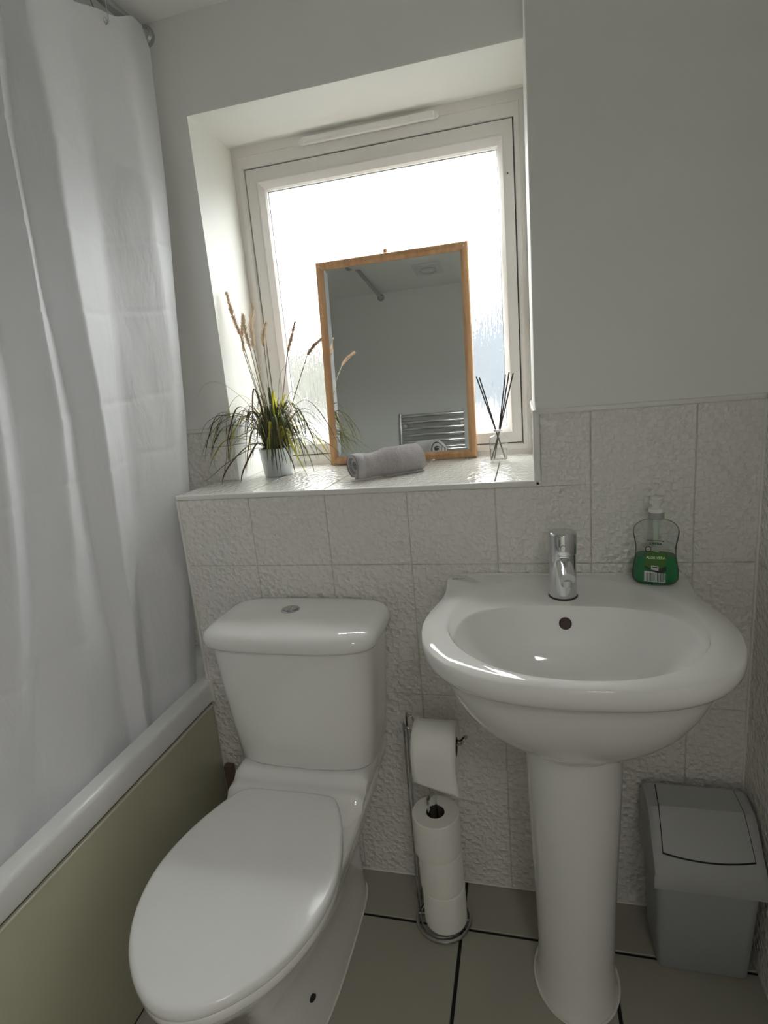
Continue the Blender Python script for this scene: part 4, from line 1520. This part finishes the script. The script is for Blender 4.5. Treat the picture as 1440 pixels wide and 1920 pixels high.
# ------------------------------------------------------------------ reed diffuser
DX, DY = -0.068, 0.302
dif = thing('reed_diffuser', 'small clear glass reed diffuser with dark reeds on the sill', 'diffuser', (DX, DY, ZL))
outer = [(0.0215, ZL + 0.0005), (0.0232, ZL + 0.002), (0.0235, ZL + 0.006), (0.0235, ZL + 0.058), (0.0225, ZL + 0.064), (0.018, ZL + 0.0675), (0.0110, ZL + 0.0695), (0.0098, ZL + 0.072), (0.0098, ZL + 0.082), (0.0108, ZL + 0.083)]
bm = bmesh.new()
lathe(bm, outer, DX, DY, 36, True, False)
obj('glass_bottle', bm, M['bottleglass'], dif, angle=50)
obj('fragrance_oil', LT([(0.0205, ZL + 0.006), (0.0212, ZL + 0.008), (0.0212, ZL + 0.034)], DX, DY, 32), M['oil'], dif, angle=50)
obj('neck_ring', LT([(0.0085, ZL + 0.0795), (0.0112, ZL + 0.0800), (0.0112, ZL + 0.0845), (0.0085, ZL + 0.0850)], DX, DY, 24), M['vent'], dif)
tops = [(-0.117, 0.300, 1.275), (-0.110, 0.312, 1.272), (-0.044, 0.315, 1.274), (-0.034, 0.300, 1.279), (-0.024, 0.296, 1.276)]
bots = [(-0.0515, 0.300, ZL + 0.009), (-0.0525, 0.307, ZL + 0.009), (-0.0795, 0.297, ZL + 0.009), (-0.0860, 0.303, ZL + 0.009), (-0.0875, 0.299, ZL + 0.009)]
for tp, bt in zip(tops, bots):
    neck = Vector((DX + 0.12 * (tp[0] - DX), DY + 0.12 * (tp[1] - DY), ZL + 0.083))
    obj('reed', TB([bt, neck, tp], 0.0017, 7), M['reed'], dif)

# ------------------------------------------------------------------ ornamental grass in a metal pot
PX, PY = -0.682, 0.262
plant = thing('potted_grass', 'potted ornamental grass with pale plumes in a metal pot on the sill', 'potted plant', (PX, PY, ZL))
bm = bmesh.new()
loft(bm, [[(PX + r * math.cos(2 * math.pi * k / 40), PY + r * math.sin(2 * math.pi * k / 40), z) for k in range(40)] for r, z in
          ((0.0385, ZL + 0.0005), (0.0395, ZL + 0.002), (0.0470, ZL + 0.074), (0.0485, ZL + 0.0755), (0.0485, ZL + 0.0785), (0.0465, ZL + 0.0785), (0.0455, ZL + 0.070), (0.044, ZL + 0.060))])
obj('pot', bm, M['pot'], plant, angle=40)
bm = bmesh.new()
R = []
for r, z in ((0.0445, ZL + 0.066), (0.040, ZL + 0.076), (0.025, ZL + 0.084)):
    R.append([(PX + r * math.cos(2 * math.pi * k / 24), PY + r * math.sin(2 * math.pi * k / 24), z + 0.004 * noise.noise(Vector((k * 0.9, r * 70, 2)))) for k in range(24)])
RR = loft(bm, R, True, False)
fan_cap(bm, RR[-1], (PX, PY, ZL + 0.088))
obj('moss', bm, M['soil'], plant)


def leaf_mesh(pts, w, twist=0.0):
    bm = bmesh.new()
    P = catmull(pts, 5)
    n = len(P)
    rows = []
    for i, p in enumerate(P):
        t = (P[min(i + 1, n - 1)] - P[max(i - 1, 0)]).normalized()
        side = t.cross(Vector((0, 0, 1)))
        if side.length < 1e-3:
            side = Vector((1, 0, 0))
        side.normalize()
        nrm = side.cross(t).normalized()
        f = i / (n - 1)
        a = twist * f
        sd2 = side * math.cos(a) + nrm * math.sin(a)
        nn = nrm * math.cos(a) - side * math.sin(a)
        ww = w * min(1.0, 0.55 + 1.8 * f) * max(0.03, 1 - f ** 3.0)
        rows.append([bm.verts.new(p - sd2 * ww), bm.verts.new(p + nn * ww * 0.35), bm.verts.new(p + sd2 * ww)])
    for A, B in zip(rows[:-1], rows[1:]):
        for i in range(2):
            bm.faces.new((A[i], A[i + 1], B[i + 1], B[i]))
    return bm


def clampy(v):
    """keep leaves in front of the glass, out of the wall, the mirror frame and above the sill"""
    x, y, z = v
    y = min(y, 0.40)
    if x < WX0 + 0.006:
        y = min(y, YB - 0.012)
    if XE < x and y > 0.0:
        z = max(z, ZL + 0.004)
    return (x, y, z)


random.seed(21)
base = Vector((PX, PY, ZL + 0.078))
NLEAF = 165
for i in range(NLEAF):
    az = random.uniform(0, 2 * math.pi)
    # arching leaves; long ones trail to the left, the front and the right
    kind = random.random()
    reach = random.uniform(0.05, 0.175)
    top = random.uniform(0.02, 0.13)
    end = random.uniform(-0.072, 0.07)
    if kind < 0.3:
        reach = random.uniform(0.03, 0.09)
        top = random.uniform(0.06, 0.17)
        end = top * random.uniform(0.2, 0.95)
    if math.sin(az) > 0.3:
        reach *= 0.7
    dx, dy = math.cos(az), math.sin(az) * 0.75
    r0 = random.uniform(0.004, 0.034)
    b0 = base + Vector((math.cos(az) * r0, math.sin(az) * r0, -0.004))
    p = [b0,
         b0 + Vector((dx * reach * 0.22, dy * reach * 0.22, top * 0.72)),
         b0 + Vector((dx * reach * 0.55, dy * reach * 0.55, top)),
         b0 + Vector((dx * reach * 0.86, dy * reach * 0.86, lerp(top, end, 0.50))),
         b0 + Vector((dx * reach, dy * reach, end))]
    p = [clampy(q) for q in p]
    mcol = random.choices(range(4), (6, 2.5, 1.6, 2.0))[0]
    obj('leaf', leaf_mesh(p, random.uniform(0.0020, 0.0038), random.uniform(-0.8, 0.8)), M['leaf'][mcol], plant)
# the individual long leaves that stand out
special = [
    ([(-0.700, 0.262, 1.13), (-0.735, 0.235, 1.20), (-0.790, 0.20, 1.232), (-0.835, 0.175, 1.215), (-0.860, 0.162, 1.165)], 0.0026, 0, 0.3),
    ([(-0.700, 0.255, 1.13), (-0.730, 0.225, 1.205), (-0.765, 0.19, 1.228), (-0.810, 0.15, 1.19), (-0.835, 0.12, 1.125)], 0.0024, 0, 0.2),
    ([(-0.695, 0.262, 1.13), (-0.725, 0.240, 1.24), (-0.775, 0.205, 1.312), (-0.820, 0.175, 1.318), (-0.850, 0.165, 1.275)], 0.0018, 1, 0.2),
    ([(-0.700, 0.255, 1.13), (-0.735, 0.225, 1.150), (-0.79, 0.18, 1.150), (-0.825, 0.165, 1.150), (-0.852, 0.150, 1.158)], 0.0024, 0, 0.0),
    ([(-0.695, 0.245, 1.13), (-0.73, 0.20, 1.135), (-0.78, 0.15, 1.105), (-0.815, 0.12, 1.075), (-0.845, 0.105, 1.060)], 0.0026, 0, 0.0),
    ([(-0.692, 0.240, 1.13), (-0.720, 0.20, 1.150), (-0.750, 0.15, 1.120), (-0.765, 0.11, 1.085), (-0.760, 0.08, 1.060)], 0.0026, 3, 0.3),
    ([(-0.690, 0.232, 1.13), (-0.705, 0.20, 1.150), (-0.720, 0.16, 1.11), (-0.725, 0.13, 1.08), (-0.722, 0.11, 1.058)], 0.0028, 3, 0.2),
    ([(-0.672, 0.235, 1.13), (-0.668, 0.215, 1.185), (-0.664, 0.205, 1.205), (-0.660, 0.185, 1.17), (-0.662, 0.175, 1.112)], 0.0034, 2, 0.1),
    ([(-0.660, 0.250, 1.13), (-0.640, 0.230, 1.175), (-0.615, 0.205, 1.160), (-0.580, 0.17, 1.110), (-0.545, 0.14, 1.060)], 0.0036, 2, 0.3),
    ([(-0.665, 0.255, 1.13), (-0.625, 0.235, 1.170), (-0.565, 0.205, 1.155), (-0.505, 0.18, 1.105), (-0.462, 0.16, 1.066)], 0.0030, 1, 0.3),
    ([(-0.665, 0.262, 1.13), (-0.620, 0.25, 1.185), (-0.560, 0.235, 1.170), (-0.520, 0.215, 1.125), (-0.495, 0.20, 1.085)], 0.0026, 2, 0.2),
    ([(-0.675, 0.250, 1.13), (-0.640, 0.235, 1.225), (-0.600, 0.215, 1.255), (-0.565, 0.20, 1.215), (-0.560, 0.19, 1.145)], 0.0020, 1, 0.2),
    ([(-0.690, 0.265, 1.13), (-0.705, 0.245, 1.230), (-0.740, 0.215, 1.280), (-0.770, 0.19, 1.250), (-0.782, 0.17, 1.170)], 0.0020, 2, 0.2),
    ([(-0.680, 0.27, 1.13), (-0.668, 0.28, 1.24), (-0.652, 0.285, 1.325), (-0.620, 0.29, 1.362), (-0.585, 0.292, 1.372)], 0.0014, 0, 0.0),
    ([(-0.675, 0.25, 1.13), (-0.655, 0.225, 1.16), (-0.625, 0.195, 1.14), (-0.600, 0.175, 1.10), (-0.590, 0.165, 1.062)], 0.0026, 3, 0.2),
]
for p, w, c_, tw in special:
    obj('leaf', leaf_mesh([clampy(q) for q in p], w * 1.35, tw), M['leaf'][c_], plant)
for i in range(12):     # stiff upright blades in the middle
    dx, dy = random.uniform(-0.07, 0.02), random.uniform(-0.03, 0.03)
    h = random.uniform(0.10, 0.26)
    p = [base + Vector((dx * 0.1, dy * 0.1, 0)), base + Vector((dx * 0.35, dy * 0.4, h * 0.4)), base + Vector((dx * 0.65, dy * 0.7, h * 0.75)), base + Vector((dx, dy, h))]
    obj('leaf', leaf_mesh([clampy(q) for q in p], 0.0016, 0.4), M['leaf'][random.choice((0, 1, 1, 2))], plant)


def plume_mesh(p0, p1, bend, rad, n=340):
    bm = bmesh.new()
    P0, P1 = Vector(p0), Vector(p1)
    mid_ = (P0 + P1) / 2 + Vector(bend)
    C_ = catmull([P0, mid_, P1], 10)
    tube(bm, C_, [0.0016 * (1 - 0.6 * i / (len(C_) - 1)) for i in range(len(C_))], 5)
    for k in range(n):
        f = random.random()
        idx = f * (len(C_) - 1)
        a = int(min(idx, len(C_) - 2))
        p = C_[a].lerp(C_[a + 1], idx - a)
        t = (C_[a + 1] - C_[a]).normalized()
        v = Vector((random.gauss(0, 1), random.gauss(0, 1), random.gauss(0, 1)))
        v = (v - t * v.dot(t)).normalized()
        L = rad * (0.55 + 0.6 * math.sin(math.pi * min(1, f * 0.85 + 0.12))) * random.uniform(0.6, 1.15)
        d = (v * 0.75 + t * 0.9).normalized()
        s = d.cross(t).normalized() * 0.0011
        q = p + d * L
        w_ = s.cross(d).normalized() * 0.0011
        v1, v2, v3, v4 = bm.verts.new(p + s), bm.verts.new(p - s * 0.5 + w_), bm.verts.new(p - s * 0.5 - w_), bm.verts.new(q)
        bm.faces.new((v1, v2, v4))
        bm.faces.new((v2, v3, v4))
        bm.faces.new((v3, v1, v4))
    return bm


pl = [((-0.741, 0.258, 1.438), (-0.761, 0.25, 1.550), (-0.003, 0, 0), 0.0075, 0), ((-0.742, 0.266, 1.396), (-0.731, 0.266, 1.492), (-0.004, 0, 0), 0.006, 0),
      ((-0.709, 0.262, 1.398), (-0.690, 0.258, 1.516), (-0.008, 0, 0), 0.0105, 1), ((-0.715, 0.252, 1.404), (-0.722, 0.25, 1.490), (-0.003, 0, 0), 0.008, 1), ((-0.684, 0.275, 1.402), (-0.670, 0.275, 1.466), (-0.006, 0, 0), 0.0085, 1),
      ((-0.616, 0.272, 1.384), (-0.586, 0.275, 1.460), (0.0, 0, -0.002), 0.007, 0), ((-0.561, 0.272, 1.370), (-0.516, 0.272, 1.408), (-0.002, 0, 0.003), 0.0065, 0)]
for p0, p1, bd, rad, c_ in pl:
    ph = obj('plume', plume_mesh(p0, p1, bd, rad * 1.55), M['plumepale'] if c_ else M['plume'], plant, smooth=False)
    q0 = (PX + 0.25 * (p0[0] - PX) * 0.4, PY, ZL + 0.075)
    q1 = (lerp(q0[0], p0[0], 0.5), lerp(PY, p0[1], 0.5), lerp(q0[2], p0[2], 0.52))
    obj('stalk', TB(catmull([q0, q1, p0], 6), 0.0011, 6), M['stalk'], plant)

# ------------------------------------------------------------------ things seen in the mirror: towel radiator and ceiling fan
rad = thing('towel_radiator', 'chrome ladder towel radiator reflected in the mirror', 'radiator', (-0.535, YR, 0.55))
for x in (-0.748, -0.322):
    b2 = TB([(x, YR + 0.062, 0.55), (x, YR + 0.062, 1.390)], 0.0150, 20)
    po = obj('post', b2, M['chrome'], rad, angle=40)
    sub('end_plug', LT([(0.0135, 1.388), (0.0135, 1.3935), (0.011, 1.396)], x, YR + 0.062, 20), M['chrome'], po, rad.location)
zb = []
z = 1.378
for gsize in (6, 5, 5):
    for q in range(gsize):
        zb.append(z)
        z -= 0.0395
    z -= 0.055
for z in zb:
    obj('bar', TB([(-0.742, YR + 0.065, z), (-0.328, YR + 0.065, z)], 0.0115, 16), M['chrome'], rad, angle=40)
for x in (-0.716, -0.367):
    for z in (1.3175, 0.70):
        b2 = TB([(x, YR + 0.001, z), (x, YR + 0.055, z)], 0.010, 14)
        br = obj('bracket', b2, M['chrome'], rad)
        sub('bracket_cap', TB([(x, YR + 0.074, z), (x, YR + 0.083, z)], [0.011, 0.009], 16), M['trim'], br, rad.location)

fan = thing('ceiling_fan_vent', 'square white ceiling vent with a round ring reflected in the mirror', 'vent', (-0.50, -1.19, ZC - 0.012))
obj('plate', BX(-0.578, -0.422, -1.268, -1.112, ZC - 0.010, ZC - 0.0005, 0.003, 2), M['ventplate'], fan)
bm = bmesh.new()
lathe(bm, [(0.048, ZC - 0.010), (0.052, ZC - 0.018), (0.046, ZC - 0.022), (0.036, ZC - 0.018), (0.034, ZC - 0.010)], -0.50, -1.19, 40, False, False)
obj('ring', bm, M['ventring'], fan)
obj('cover_disc', LT([(0.034, ZC - 0.0105), (0.034, ZC - 0.013), (0.0, ZC - 0.014)], -0.50, -1.19, 36, cap1=False), M['ventplate'], fan)
